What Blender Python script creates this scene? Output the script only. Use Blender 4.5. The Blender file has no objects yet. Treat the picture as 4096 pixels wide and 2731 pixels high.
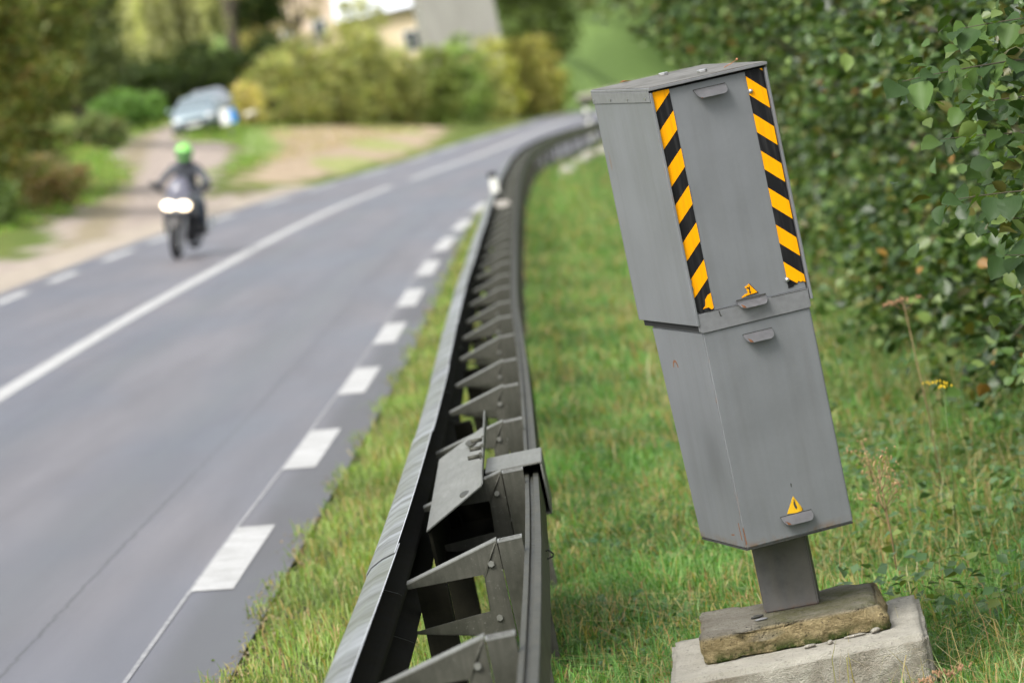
import bpy, bmesh, math, random
import numpy as np
from mathutils import Vector, Matrix, Euler
random.seed(7); rng = np.random.default_rng(11)
R = math.radians
sc = bpy.context.scene
COL = sc.collection

# ------------------------------------------------------------------ camera
CAMZ = 3.1
TH, RO = R(6.06), R(11.89)                       # pitch below the horizon, roll
F0 = Vector((0, math.cos(TH), -math.sin(TH))); U0 = Vector((0, math.sin(TH), math.cos(TH))); R0 = Vector((1, 0, 0))
UP = U0*math.cos(RO) + R0*math.sin(RO); RT = R0*math.cos(RO) - U0*math.sin(RO)
cam = bpy.data.cameras.new('camera'); co = bpy.data.objects.new('camera', cam); COL.objects.link(co)
m = Matrix((RT, UP, -F0)).transposed().to_4x4(); m.translation = (0, 0, CAMZ); co.matrix_world = m
cam.lens = 155; cam.sensor_width = 36; cam.clip_start = .5; cam.clip_end = 4000
cam.dof.use_dof = True; cam.dof.focus_distance = 15.2; cam.dof.aperture_fstop = 3.6; cam.dof.aperture_blades = 0
sc.camera = co

# ------------------------------------------------------------------ sky, sun, exposure
SUN_EL, SUN_AZ = 52, 215                          # azimuth of the sun, clockwise from +Y
w = bpy.data.worlds.new('World'); sc.world = w; w.use_nodes = True
nt = w.node_tree; bg = nt.nodes['Background']
sky = nt.nodes.new('ShaderNodeTexSky'); sky.sky_type = 'NISHITA'; sky.sun_disc = False
sky.sun_elevation = R(SUN_EL); sky.sun_rotation = R(SUN_AZ); sky.air_density = 1.0; sky.dust_density = 4.0; sky.ozone_density = 1.0
hs = nt.nodes.new('ShaderNodeHueSaturation'); hs.inputs['Saturation'].default_value = .26
nt.links.new(sky.outputs[0], hs.inputs['Color']); nt.links.new(hs.outputs[0], bg.inputs[0]); bg.inputs[1].default_value = .15
sl = bpy.data.lights.new('sun', 'SUN'); so = bpy.data.objects.new('sun', sl); COL.objects.link(so)
sl.energy = 1.3; sl.angle = R(22); sl.color = (1, .965, .91)
sd = Vector((math.sin(R(SUN_AZ))*math.cos(R(SUN_EL)), math.cos(R(SUN_AZ))*math.cos(R(SUN_EL)), math.sin(R(SUN_EL))))
so.rotation_euler = sd.to_track_quat('Z', 'Y').to_euler()
sc.view_settings.view_transform = 'Standard'; sc.view_settings.look = 'None'
sc.view_settings.exposure = 1.0; sc.view_settings.gamma = 1; sc.view_settings.use_curve_mapping = False
sc.render.engine = 'CYCLES'
sc.cycles.use_denoising = True
sc.cycles.max_bounces = 6; sc.cycles.diffuse_bounces = 3; sc.cycles.glossy_bounces = 3; sc.cycles.transmission_bounces = 4
sc.cycles.transparent_max_bounces = 6; sc.cycles.sample_clamp_indirect = 6
sc.cycles.use_adaptive_sampling = False

# ------------------------------------------------------------------ the road's own tilted frame (banked, falling away)
MR = np.array([[.9933, .0068, .11537], [-.0122, .99886, .04617], [-.11493, -.04727, .99225]])
def Wn(P):
    P = np.atleast_2d(np.asarray(P, float)); return (P - [0, 0, 2.2754]) @ MR.T + [0, 0, CAMZ]
def W(u, v, h=0): return Vector(Wn([(u, v, h)])[0])
CENTRE = [(-60, -4.2), (0, -4.5), (20, -4.47), (37, -4.40), (50.7, -4.28), (62.2, -4.07), (80.4, -3.67), (93.5, -3.22), (115, -2.05), (137.5, -.68), (182, 1.6), (242, 4.8), (320, 11), (420, 24), (560, 52), (900, 160)]
NLINE = [(-60, -2.1), (0, -1.9), (15, -1.62), (22.3, -1.5), (28.8, -1.36), (35.2, -1.24), (41.6, -1.14), (48.5, -1.06), (56, -.97), (64, -.84), (72, -.63), (81.2, -.36), (93.5, .12), (115, 1.2), (137.5, 2.6), (182, 5.0), (242, 8.3), (320, 14.6), (420, 28), (560, 56), (900, 165)]
FLINE = [(-60, -6.7), (0, -6.9), (40, -6.75), (58.6, -6.61), (64.9, -6.49), (73, -6.34), (80.5, -6.15), (90.5, -5.72), (110, -4.7), (128, -3.52), (140.7, -2.7), (162.6, -1.6), (200, .5), (231, 2.2), (273, 4.4), (320, 8.6), (420, 21), (560, 49), (900, 157)]
NEDGE = [(-60, -1.7), (0, -1.5), (17.4, -1.25), (22.5, -1.17), (30, -1.02), (42.5, -.82), (49.3, -.74), (55.6, -.68), (65.5, -.56), (76, -.34), (93.5, .42), (115, 1.5), (137.5, 2.9), (182, 5.3), (242, 8.7), (320, 15), (420, 28.5), (560, 57), (900, 166)]
def poly(tab):
    V = np.array([p[0] for p in tab], float); X = np.array([p[1] for p in tab], float)
    s = np.gradient(X, V)
    def f(v):
        v = np.asarray(v, float); i = np.clip(np.searchsorted(V, v) - 1, 0, len(V)-2)
        hh = V[i+1]-V[i]; t = np.clip((v-V[i])/hh, 0, 1)
        return (2*t**3-3*t**2+1)*X[i] + (t**3-2*t**2+t)*hh*s[i] + (-2*t**3+3*t**2)*X[i+1] + (t**3-t**2)*hh*s[i+1]
    return f
centre, nline, fline, nedge = poly(CENTRE), poly(NLINE), poly(FLINE), poly(NEDGE)
fedge = lambda v: fline(v) - .42
def sst(a, b, x): t = np.clip((x-a)/(b-a), 0, 1); return t*t*(3-2*t)
def g(u, v):
    """height of the ground above the road's plane"""
    u = np.asarray(u, float); v = np.asarray(v, float)
    e = fedge(v) - u; r = u - nedge(v)
    lw = .15*sst(50, 125, v)*np.clip(e-.6, 0, 60)*1.0
    lw = lw + .05*np.clip(e-60, 0, 400)*0
    rw = .05*sst(.05, .5, r) + .10*sst(2.6, 6, r)*1.0 + .045*np.clip(r-4, 0, 25)*(1-sst(150, 260, v))
    base = -.03 + np.where(e > 0, .035*sst(0, .4, e) + lw, 0) + np.where(r > 0, rw, 0)
    bumps = .025*np.sin(u*2.3+v*.7)*np.sin(v*.9-u) + .02*np.sin(u*4.1-v*1.7)
    off = sst(.15, 1.0, np.maximum(e, r))
    far = .055*np.clip(v-265, 0, 1e5)*sst(0, 6, np.maximum(e, r)+3) + .06*np.clip(v-430, 0, 1e5)
    return base + bumps*off + far*1.0
def G(u, v): return W(u, v, float(g(u, v)))

# ------------------------------------------------------------------ helpers
def link(o, parent=None):
    COL.objects.link(o)
    if parent is not None: o.parent = parent
    return o
def tag(o, label=None, cat=None, group=None, kind=None):
    if label: o['label'] = label
    if cat: o['category'] = cat
    if group: o['group'] = group
    if kind: o['kind'] = kind
    return o
def empty(name, label, cat, loc, rz=0, group=None, mat=None):
    o = bpy.data.objects.new(name, None); link(o)
    if mat is not None: o.matrix_world = mat
    else: o.location = loc; o.rotation_euler = (0, 0, rz)
    return tag(o, label, cat, group)
def np_mesh(name, V, F, mat, parent=None, col=None, smooth=False, uv=None):
    V = np.asarray(V, np.float32); F = np.asarray(F, np.int32); k = F.shape[1]
    me = bpy.data.meshes.new(name)
    me.vertices.add(len(V)); me.vertices.foreach_set('co', V.ravel())
    me.loops.add(F.size); me.loops.foreach_set('vertex_index', F.ravel())
    me.polygons.add(len(F)); me.polygons.foreach_set('loop_start', np.arange(0, F.size, k, dtype=np.int32))
    me.update(calc_edges=True)
    if smooth: me.polygons.foreach_set('use_smooth', np.ones(len(F), bool))
    if col is not None:
        a = me.color_attributes.new('Col', 'FLOAT_COLOR', 'POINT')
        c = np.ones((len(V), 4), np.float32); c[:, :3] = col; a.data.foreach_set('color', c.ravel())
    if uv is not None:
        l = me.uv_layers.new(name='UVMap'); l.data.foreach_set('uv', np.asarray(uv, np.float32)[F.ravel()].ravel())
    me.materials.append(mat)
    return link(bpy.data.objects.new(name, me), parent)
class MB:
    """collects shapes into one mesh"""
    def __init__(s): s.bm = bmesh.new(); s.mi = 0
    def _f(s, vs, fs, smooth=False):
        vv = [s.bm.verts.new(v) for v in vs]
        for f in fs:
            try: fc = s.bm.faces.new([vv[i] for i in f])
            except ValueError: continue
            fc.smooth = smooth; fc.material_index = s.mi
        return vv
    def box(s, a, b, M=None):
        (x0, y0, z0), (x1, y1, z1) = a, b
        vs = [Vector(p) for p in [(x0,y0,z0),(x1,y0,z0),(x1,y1,z0),(x0,y1,z0),(x0,y0,z1),(x1,y0,z1),(x1,y1,z1),(x0,y1,z1)]]
        if M is not None: vs = [M @ v for v in vs]
        s._f(vs, [(0,3,2,1),(4,5,6,7),(0,1,5,4),(1,2,6,5),(2,3,7,6),(3,0,4,7)]); return s
    def prism(s, pts, ax, a0, a1, M=None):
        """polygon (in the two axes other than ax, in order) extruded along ax from a0 to a1"""
        n = len(pts); vs = []
        for a in (a0, a1):
            for p in pts:
                q = [p[0], p[1]]; q.insert(ax, a); v = Vector(q); vs.append(M @ v if M is not None else v)
        s._f(vs, [tuple(range(n-1, -1, -1)), tuple(range(n, 2*n))] + [(i, (i+1) % n, n+(i+1) % n, n+i) for i in range(n)]); return s
    def tube(s, pts, rad, n=8, cap=True, smooth=True):
        pts = [Vector(p) for p in pts]; rs = rad if isinstance(rad, (list, tuple)) else [rad]*len(pts)
        rings = []
        prev = None
        for i, p in enumerate(pts):
            t = (pts[min(i+1, len(pts)-1)] - pts[max(i-1, 0)]).normalized()
            a = Vector((0, 0, 1)) if abs(t.z) < .9 else Vector((1, 0, 0))
            if prev is not None: a = prev
            x = (a - t*a.dot(t)).normalized(); y = t.cross(x); prev = x
            rings.append([s.bm.verts.new(p + (x*math.cos(k*math.tau/n) + y*math.sin(k*math.tau/n))*rs[i]) for k in range(n)])
        for i in range(len(rings)-1):
            for k in range(n):
                f = s.bm.faces.new((rings[i][k], rings[i][(k+1) % n], rings[i+1][(k+1) % n], rings[i+1][k])); f.smooth = smooth; f.material_index = s.mi
        if cap:
            for rr in (rings[0][::-1], rings[-1]):
                f = s.bm.faces.new(rr); f.material_index = s.mi
        return s
    def lathe(s, prof, c=(0, 0, 0), axis='z', n=20, smooth=True):
        """prof: list of (radius, height)"""
        c = Vector(c); rings = []
        for r_, h_ in prof:
            ring = []
            for k in range(n):
                a = k*math.tau/n; p = (r_*math.cos(a), r_*math.sin(a), h_)
                if axis == 'x': p = (p[2], p[0], p[1])
                if axis == 'y': p = (p[0], p[2], p[1])
                ring.append(s.bm.verts.new(c + Vector(p)))
            rings.append(ring)
        for i in range(len(rings)-1):
            for k in range(n):
                try: f = s.bm.faces.new((rings[i][k], rings[i][(k+1) % n], rings[i+1][(k+1) % n], rings[i+1][k])); f.smooth = smooth; f.material_index = s.mi
                except ValueError: pass
        return s
    def ball(s, c, r, n=12, m_=8):
        c = Vector(c); r = r if isinstance(r, (tuple, list)) else (r, r, r)
        rows = [[s.bm.verts.new(c + Vector((r[0]*math.sin(math.pi*j/m_)*math.cos(k*math.tau/n), r[1]*math.sin(math.pi*j/m_)*math.sin(k*math.tau/n), r[2]*math.cos(math.pi*j/m_)))) for k in range(n)] for j in range(1, m_)]
        top = s.bm.verts.new(c+Vector((0,0,r[2]))); bot = s.bm.verts.new(c-Vector((0,0,r[2])))
        for k in range(n):
            fs = [(top, rows[0][(k+1)%n], rows[0][k]), (bot, rows[-1][k], rows[-1][(k+1)%n])]
            for j in range(len(rows)-1): fs.append((rows[j][k], rows[j][(k+1)%n], rows[j+1][(k+1)%n], rows[j+1][k]))
            for f in fs:
                q = s.bm.faces.new(f); q.smooth = True; q.material_index = s.mi
        return s
    def loft(s, rings, close=True, cap=True, smooth=True):
        n = len(rings[0]); rv = [[s.bm.verts.new(p) for p in r_] for r_ in rings]
        for i in range(len(rv)-1):
            for k in range(n if close else n-1):
                try: f = s.bm.faces.new((rv[i][k], rv[i][(k+1) % n], rv[i+1][(k+1) % n], rv[i+1][k])); f.smooth = smooth; f.material_index = s.mi
                except ValueError: pass
        if cap and close:
            for q in (rv[0][::-1], rv[-1]):
                f = s.bm.faces.new(q); f.material_index = s.mi
        return s
    def build(s, name, mats, parent=None, bevel=0, seg=2, recalc=True):
        if recalc: bmesh.ops.recalc_face_normals(s.bm, faces=s.bm.faces)
        if bevel:
            es = [e for e in s.bm.edges if len(e.link_faces) == 2 and e.calc_face_angle(0) > .6]
            bmesh.ops.bevel(s.bm, geom=es, offset=bevel, segments=seg, affect='EDGES', clamp_overlap=True)
        me = bpy.data.meshes.new(name); s.bm.to_mesh(me); s.bm.free()
        for mt in (mats if isinstance(mats, (list, tuple)) else [mats]): me.materials.append(mt)
        return link(bpy.data.objects.new(name, me), parent)
def copy_tree(o, parent=None):
    c = o.copy(); COL.objects.link(c); c.parent = parent
    for ch in list(o.children): copy_tree(ch, c)
    return c

# ------------------------------------------------------------------ materials
class NT:
    def __init__(s, name):
        s.m = bpy.data.materials.new(name); s.m.use_nodes = True; s.t = s.m.node_tree; s.p = s.t.nodes['Principled BSDF']; s.out = s.t.nodes['Material Output']
    def n(s, typ, **kw):
        nd = s.t.nodes.new(typ)
        for k, v in kw.items(): setattr(nd, k, v)
        return nd
    def l(s, a, b): s.t.links.new(a, b)
    def coord(s, kind='Object', scale=(1, 1, 1)):
        tc = s.n('ShaderNodeTexCoord'); mp = s.n('ShaderNodeMapping'); mp.inputs['Scale'].default_value = scale; s.l(tc.outputs[kind], mp.inputs[0]); return mp.outputs[0]
    def noise(s, vec, scale, detail=4, rough=.55, lo=.3, hi=.7, dist=0):
        nd = s.n('ShaderNodeTexNoise'); nd.inputs['Scale'].default_value = scale; nd.inputs['Detail'].default_value = detail; nd.inputs['Roughness'].default_value = rough; nd.inputs['Distortion'].default_value = dist
        s.l(vec, nd.inputs['Vector']); mr = s.n('ShaderNodeMapRange'); mr.inputs[1].default_value = lo; mr.inputs[2].default_value = hi; s.l(nd.outputs[0], mr.inputs[0]); return mr.outputs[0]
    def mix(s, fac, a, b, mode='MIX'):
        mx = s.n('ShaderNodeMix', data_type='RGBA', blend_type=mode)
        for sock, v in ((mx.inputs[0], fac), (mx.inputs[6], a), (mx.inputs[7], b)):
            if hasattr(v, 'links'): s.l(v, sock)
            elif isinstance(v, (int, float)): sock.default_value = v
            else: sock.default_value = (*v, 1)
        return mx.outputs[2]
    def math(s, op, a, b=0, clamp=False):
        nd = s.n('ShaderNodeMath', operation=op, use_clamp=clamp)
        for i, v in enumerate((a, b)):
            if hasattr(v, 'links'): s.l(v, nd.inputs[i])
            else: nd.inputs[i].default_value = v
        return nd.outputs[0]
    def sep(s, vec): nd = s.n('ShaderNodeSeparateXYZ'); s.l(vec, nd.inputs[0]); return nd.outputs
    def ramp(s, x, lo, hi):
        mr = s.n('ShaderNodeMapRange'); mr.interpolation_type = 'SMOOTHSTEP'; mr.inputs[1].default_value = lo; mr.inputs[2].default_value = hi; s.l(x, mr.inputs[0]); return mr.outputs[0]
    def bump(s, h_, strength=.3, dist=.01):
        b = s.n('ShaderNodeBump'); b.inputs['Strength'].default_value = strength; b.inputs['Distance'].default_value = dist; s.l(h_, b.inputs['Height']); s.l(b.outputs[0], s.p.inputs['Normal'])
    def set(s, col=None, rough=None, metal=None, spec=None):
        for k, v in (('Base Color', col), ('Roughness', rough), ('Metallic', metal), ('Specular IOR Level', spec)):
            if v is None: continue
            if hasattr(v, 'links'): s.l(v, s.p.inputs[k])
            elif k == 'Base Color': s.p.inputs[k].default_value = (*v, 1)
            else: s.p.inputs[k].default_value = v
        return s
def plain(name, col, rough=.5, metal=0, var=.15, scale=30, spec=.5):
    t = NT(name); c = t.coord(); f = t.noise(c, scale)
    t.set(t.mix(f, [x*(1-var) for x in col], [min(1, x*(1+var)) for x in col]), rough, metal, spec); return t.m
def leafmat(name, trans=.35, rough=.45, spec=.5):
    t = NT(name); at = t.n('ShaderNodeAttribute', attribute_name='Col'); oi = t.n('ShaderNodeObjectInfo')
    t.set(at.outputs['Color'], rough, 0, spec)
    tr = t.n('ShaderNodeBsdfTranslucent'); t.l(t.mix(1, at.outputs['Color'], (1.5, 1.6, .6), 'MULTIPLY'), tr.inputs[0])
    mx = t.n('ShaderNodeMixShader'); mx.inputs[0].default_value = trans
    t.l(t.p.outputs[0], mx.inputs[1]); t.l(tr.outputs[0], mx.inputs[2]); t.l(mx.outputs[0], t.out.inputs[0]); return t.m
M = {}
# asphalt: UV = metres across / along
t = NT('asphalt'); uv = t.coord('UV'); sx = t.sep(uv)
fine = t.noise(uv, 70, 5, .75, .3, .7); mid = t.noise(t.coord('UV', (1, .05, 1)), 2.6, 4, .6, .38, .64); big = t.noise(t.coord('UV', (1, .22, 1)), .42, 4, .55, .44, .62)
tr1 = t.math('SUBTRACT', 1, t.math('ABSOLUTE', t.math('DIVIDE', t.math('SUBTRACT', sx[0], 1.05), .55)), True)
tr2 = t.math('SUBTRACT', 1, t.math('ABSOLUTE', t.math('DIVIDE', t.math('SUBTRACT', sx[0], 2.5), .5)), True)
track = t.math('MAXIMUM', tr1, tr2)
wob = t.noise(t.coord('UV', (0, 1, 1)), 3.5, 4, .6, .2, .8)
seamx = t.math('ADD', sx[0], t.math('MULTIPLY', wob, -.05))
seam = t.math('SUBTRACT', 1, t.math('ABSOLUTE', t.math('DIVIDE', t.math('SUBTRACT', seamx, .66), .016)), True)
seam = t.math('MULTIPLY', seam, t.noise(uv, 9, 3, .7, .30, .5))
c = t.mix(fine, (.074, .069, .076), (.158, .149, .162)); c = t.mix(t.math('MULTIPLY', mid, .6), c, (.178, .168, .184)); c = t.mix(t.math('MULTIPLY', track, .6), c, (.058, .060, .074))
c = t.mix(t.math('MULTIPLY', big, .6), c, (.062, .070, .105));  # bluish blotches paint the reflections of tyre-polished patches into the colour
edge = t.ramp(sx[0], .12, -.08); c = t.mix(t.math('MULTIPLY', edge, .75), c, (.052, .050, .053)); c = t.mix(t.math('MULTIPLY', seam, .8), c, (.03, .03, .03))
t.set(c, t.math('SUBTRACT', .50, t.math('MULTIPLY', t.math('MAXIMUM', track, big), .13)), 0, .95); t.bump(t.noise(uv, 140, 2, .6), .35, .004); M['asphalt'] = t.m
t = NT('road_paint'); uv = t.coord('Object'); f = t.noise(uv, 38, 6, .8, .46, .66); f2 = t.noise(uv, 4, 4, .6, .35, .7)
t.set(t.mix(t.math('MULTIPLY', f, .5), t.mix(f2, (.40, .40, .385), (.54, .54, .53)), (.22, .22, .22)), .6); t.bump(t.noise(uv, 160, 2), .3, .003); M['paint'] = t.m
t = NT('faint_line'); t.set(t.mix(t.noise(t.coord(), 12, 4, .7, .35, .75), (.20, .20, .21), (.38, .38, .38)), .6); M['thin'] = t.m
# ground
t = NT('ground'); at = t.n('ShaderNodeAttribute', attribute_name='Col'); oc = t.coord(); f = t.noise(oc, 3.2, 6, .65, .3, .7); f2 = t.noise(oc, 25, 4, .6, .3, .7)
c = t.mix(1, at.outputs['Color'], t.mix(f, (.75, .72, .7), (1.25, 1.27, 1.2)), 'MULTIPLY'); c = t.mix(1, c, t.mix(f2, (.8, .8, .8), (1.2, 1.2, 1.2)), 'MULTIPLY')
t.set(c, .9, 0, .2); t.bump(f2, .6, .05); M['ground'] = t.m
M['leaf'] = leafmat('leaf', .24, .40, .45); M['grass'] = leafmat('grass', .4, .5, .4); M['far_leaf'] = leafmat('far_leaf', .4, .6, .3)
def metal(name, a, b, c_, rough=.5, met=.35, lich=.0, s=1, spec=.4):
    t = NT(name); oc = t.coord(); f = t.noise(oc, 7*s, 5, .65, .3, .7); st = t.noise(t.coord('Object', (30, 3, 2)), 2, 4, .6, .35, .7); sp = t.noise(oc, 85, 5, .85, .60, .70); pa = t.noise(oc, 5, 4, .65, .44, .64)
    c = t.mix(f, a, b); c = t.mix(t.math('MULTIPLY', st, .4), c, c_)
    if lich: c = t.mix(t.math('MULTIPLY', t.math('MULTIPLY', sp, pa), lich), c, (.42, .43, .38))
    t.set(c, t.math('ADD', t.math('MULTIPLY', f, .2), rough-.1), met, spec); t.bump(t.noise(oc, 90, 3), .12, .002); return t.m
M['galv_old'] = metal('weathered_galvanised_steel', (.033, .034, .025), (.092, .090, .072), (.022, .025, .015), .58, .2, .5, 1, .35)
t = NT('galvanised_steel_beam'); oc = t.coord(); band = t.noise(t.coord('Object', (2, 5, 2)), 1.0, 6, .65, .38, .62); fine = t.noise(t.coord('Object', (3, 26, 3)), 1.0, 5, .7, .35, .65); gr = t.noise(t.coord('Object', (2, 1.6, 2)), 1.0, 4, .6, .42, .62)
c = t.mix(band, (.12, .125, .11), (.40, .42, .45)); c = t.mix(t.math('MULTIPLY', fine, .45), c, (.17, .175, .15)); c = t.mix(t.math('MULTIPLY', gr, .55), c, (.13, .14, .085))  # pale bluish bands paint sky reflections into the steel, olive is staining
t.set(c, t.math('SUBTRACT', .52, t.math('MULTIPLY', band, .16)), .5, .5); M['galv'] = t.m
M['galv_back'] = metal('shade_dark_steel', (.008, .008, .006), (.020, .019, .013), (.007, .007, .005), .9, 0, .05, 1, .05)  # near-black base colour holds the shade behind and inside the rail
M['galv_plate'] = metal('weathered_steel_plate', (.15, .15, .13), (.25, .255, .235), (.09, .093, .07), .5, .3, .3)
M['rusty'] = metal('rusty_inside', (.05, .032, .026), (.11, .075, .06), (.03, .022, .02), .75, .1, .2)
# grey cabinet paint with runs, grime and rust at the edges
def cabinet(name, base=(.152, .160, .168), W_=.2, zb=0.0, zt=1.6):
    t = NT(name); oc = t.coord(); s_ = t.sep(oc)
    streak = t.noise(t.coord('Object', (22, 22, 1.1)), 1.0, 5, .6, .42, .72); clou = t.noise(oc, 3.5, 4, .5, .3, .7); spk = t.noise(oc, 240, 2, .5, .70, .76); fin = t.noise(oc, 45, 4, .6, .3, .7)
    c = t.mix(clou, [x*.91 for x in base], [x*1.08 for x in base]); c = t.mix(t.math('MULTIPLY', streak, .24), c, (.085, .083, .078))
    c = t.mix(t.math('MULTIPLY', fin, .12), c, (.22, .224, .23)); c = t.mix(t.math('MULTIPLY', spk, .35), c, (.32, .32, .32))
    ax = t.math('ABSOLUTE', s_[0]); edge = t.math('MULTIPLY', t.ramp(ax, W_-.012, W_+.001), t.math('MAXIMUM', t.ramp(s_[1], .014, .002), t.ramp(s_[1], .50, .62))); rn = t.noise(t.coord('Object', (30, 30, 5)), 1.3, 5, .7, .60, .68)
    c = t.mix(t.math('MULTIPLY', t.math('MULTIPLY', edge, rn), .8), c, (.19, .085, .035))
    bot = t.ramp(s_[2], zb+.035, zb); c = t.mix(t.math('MULTIPLY', bot, t.noise(oc, 14, 4, .7, .45, .62)), c, (.15, .11, .08))
    t.set(c, t.math('ADD', .36, t.math('MULTIPLY', clou, .12)), 0, .5); t.bump(t.noise(t.coord('Object', (1, 1, 1)), 1.8, 2), .06, .05); return t.m
M['cab'] = cabinet('grey_cabinet_paint'); M['cab_up'] = cabinet('grey_cabinet_paint_upper', (.158, .166, .174), .215, .76)
M['cab_trim'] = plain('grey_painted_trim', (.165, .168, .173), .4, 0, .12, 40); M['handle'] = plain('worn_grey_lip', (.20, .20, .207), .38, 0, .16, 25)
M['grime'] = plain('black_grime', (.04, .04, .035), .8, 0, .4, 120); M['rust'] = plain('rust', (.2, .08, .03), .8, 0, .4, 90)
t = NT('cabinet_roof'); oc = t.coord(); t.set(t.mix(t.noise(oc, 9, 6, .7, .35, .65), (.075, .07, .055), (.17, .165, .15)), .55, 0, .4); t.bump(t.noise(oc, 30, 4), .3, .004); M['roof_lid'] = t.m
def sheet(name, col, dirt, k=.35):
    t = NT(name); oc = t.coord(); st = t.noise(t.coord('Object', (60, 60, 4)), 1, 5, .6, .48, .68); t.set(t.mix(t.math('MULTIPLY', st, k), col, dirt), .42, 0, .12); return t.m
M['yellow'] = sheet('yellow_sheeting', (.92, .37, .001), (.42, .17, .01)); M['black'] = sheet('black_sheeting', (.012, .012, .013), (.04, .04, .04), .6)
M['yellow_old'] = sheet('stained_yellow_sticker', (.72, .42, .02), (.10, .06, .01), .9)
M['chrome'] = plain('bolt_metal', (.55, .55, .55), .3, .9, .1, 20); M['dark'] = plain('dark_gap', (.012, .012, .012), .8, 0, .2, 20)
t = NT('pole_steel'); oc = t.coord(); s_ = t.sep(oc); f = t.noise(oc, 7, 5, .65, .3, .7); st = t.noise(t.coord('Object', (12, 12, 2)), 1.5, 4, .6, .3, .7)
c = t.mix(f, (.06, .059, .06), (.135, .132, .13)); c = t.mix(t.math('MULTIPLY', st, .45), c, (.14, .12, .095)); c = t.mix(t.math('MULTIPLY', t.math('MULTIPLY', t.ramp(s_[2], .022, 0), t.noise(oc, 40, 4, .7, .4, .6)), .7), c, (.14, .075, .045))
t.set(c, .5, .1, .5); M['pole'] = t.m
def stone(name, a, b, dk, moss, mossamt, scale=8, bump=.5):
    t = NT(name); oc = t.coord(); s_ = t.sep(oc); geo = t.n('ShaderNodeNewGeometry'); nz = t.sep(geo.outputs['Normal'])[2]
    f = t.noise(oc, scale, 7, .7, .3, .7); pit = t.noise(oc, 55, 4, .7, .56, .68); sand = t.noise(oc, 220, 2, .6, .3, .7); big = t.noise(oc, 4.2, 5, .65, .42, .62)
    c = t.mix(f, a, b); c = t.mix(t.math('MULTIPLY', sand, .25), c, [min(1, x*1.3) for x in b]); side = t.ramp(nz, .75, .3)
    c = t.mix(t.math('MULTIPLY', t.math('MULTIPLY', side, big), .75), c, dk)
    c = t.mix(t.math('MULTIPLY', pit, .6), c, [x*.3 for x in a])
    c = t.mix(t.math('MULTIPLY', t.noise(oc, 6.5, 6, .7, .5-.12*mossamt, .62), mossamt), c, moss)
    t.set(c, .88, 0, .25); t.bump(t.math('ADD', f, t.math('MULTIPLY', sand, .4)), bump, .02); return t.m
M['conc'] = stone('pale_concrete', (.40, .375, .31), (.56, .535, .46), (.21, .175, .125), (.16, .17, .08), .0, 7, .9)
t = NT('mossy_concrete'); oc = t.coord(); s_ = t.sep(oc); geo = t.n('ShaderNodeNewGeometry'); nz = t.sep(geo.outputs['Normal'])[2]; side = t.ramp(nz, .8, .45)
f = t.noise(oc, 8, 7, .75, .3, .7); fine = t.noise(oc, 70, 5, .7, .35, .65); pit = t.noise(oc, 60, 4, .7, .58, .66); sand = t.noise(oc, 220, 2, .6, .3, .7)
top = t.mix(f, (.26, .235, .18), (.46, .43, .36)); band = t.math('MULTIPLY', t.ramp(s_[0], -.16, -.02), t.ramp(s_[1], .27, .12)); band = t.math('MULTIPLY', band, t.noise(oc, 5, 5, .7, .3, .6))
top = t.mix(t.math('MULTIPLY', band, .85), top, (.125, .13, .022))
sd_ = t.mix(t.noise(oc, 10, 6, .75, .38, .62), (.55, .44, .24), (.33, .26, .13)); sd_ = t.mix(t.noise(oc, 4.5, 5, .7, .50, .58), sd_, (.055, .048, .018)); low = t.ramp(s_[2], .325, .27)
sd_ = t.mix(t.math('MULTIPLY', low, t.noise(oc, 14, 5, .75, .38, .55)), sd_, (.045, .075, .010)); sd_ = t.mix(t.math('MULTIPLY', t.ramp(s_[2], .345, .362), .7), sd_, (.33, .31, .26))
c = t.mix(side, top, sd_); c = t.mix(t.math('MULTIPLY', pit, .7), c, (.03, .027, .02)); c = t.mix(t.math('MULTIPLY', sand, .3), c, t.mix(1, c, (1.5, 1.5, 1.5), 'MULTIPLY'))
t.set(c, .92, 0, .2); t.bump(t.math('ADD', t.math('ADD', f, fine), t.math('MULTIPLY', sand, .4)), 1.0, .02); M['moss'] = t.m
M['bark'] = stone('bark', (.07, .055, .04), (.14, .12, .09), (.04, .03, .02), (.06, .08, .03), .3, 12, .8)
M['twig'] = plain('twig', (.06, .05, .03), .8, 0, .3, 40)
# ================================================================== THE SETTING
DIRT = [tuple(p) for p in [[-8.15, 66.6], [-8.84, 72.5], [-8.44, 74.05], [-8.12, 75.21], [-8.19, 82.55], [-9.23, 90.1], [-9.23, 98.02], [-9.31, 108.37], [-10.34, 124.22], [-11.74, 136.79], [-12.89, 155.74], [-13.02, 169.66], [-13.19, 184.07], [-11.89, 172.66], [-10.93, 155.94], [-9.66, 155.07], [-8.32, 152.65], [-8.19, 144.62], [-7.73, 122.87], [-7.29, 110.01], [-6.84, 104.5], [-6.26, 108.85], [-5.16, 118.52], [-4.72, 107.98], [-6.11, 95.8], [-6.64, 78.88], [-7.04, 61.38], [-7.11, 57.9]]]
DRY = [tuple(p) for p in [[-9.47, 181.36], [-8.17, 193.26], [-5.6, 203.41], [-2.09, 211.05], [-2.8, 162.32], [-4.56, 128.77], [-6.22, 116.59], [-6.84, 115.43], [-6.96, 136.7], [-7.79, 160.48]]]
LIGHTG = [tuple(p) for p in [[-9.98, 177.79], [-8.33, 192.39], [-6.52, 148.88], [-7.37, 139.6], [-8.45, 148.1]]]
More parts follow.
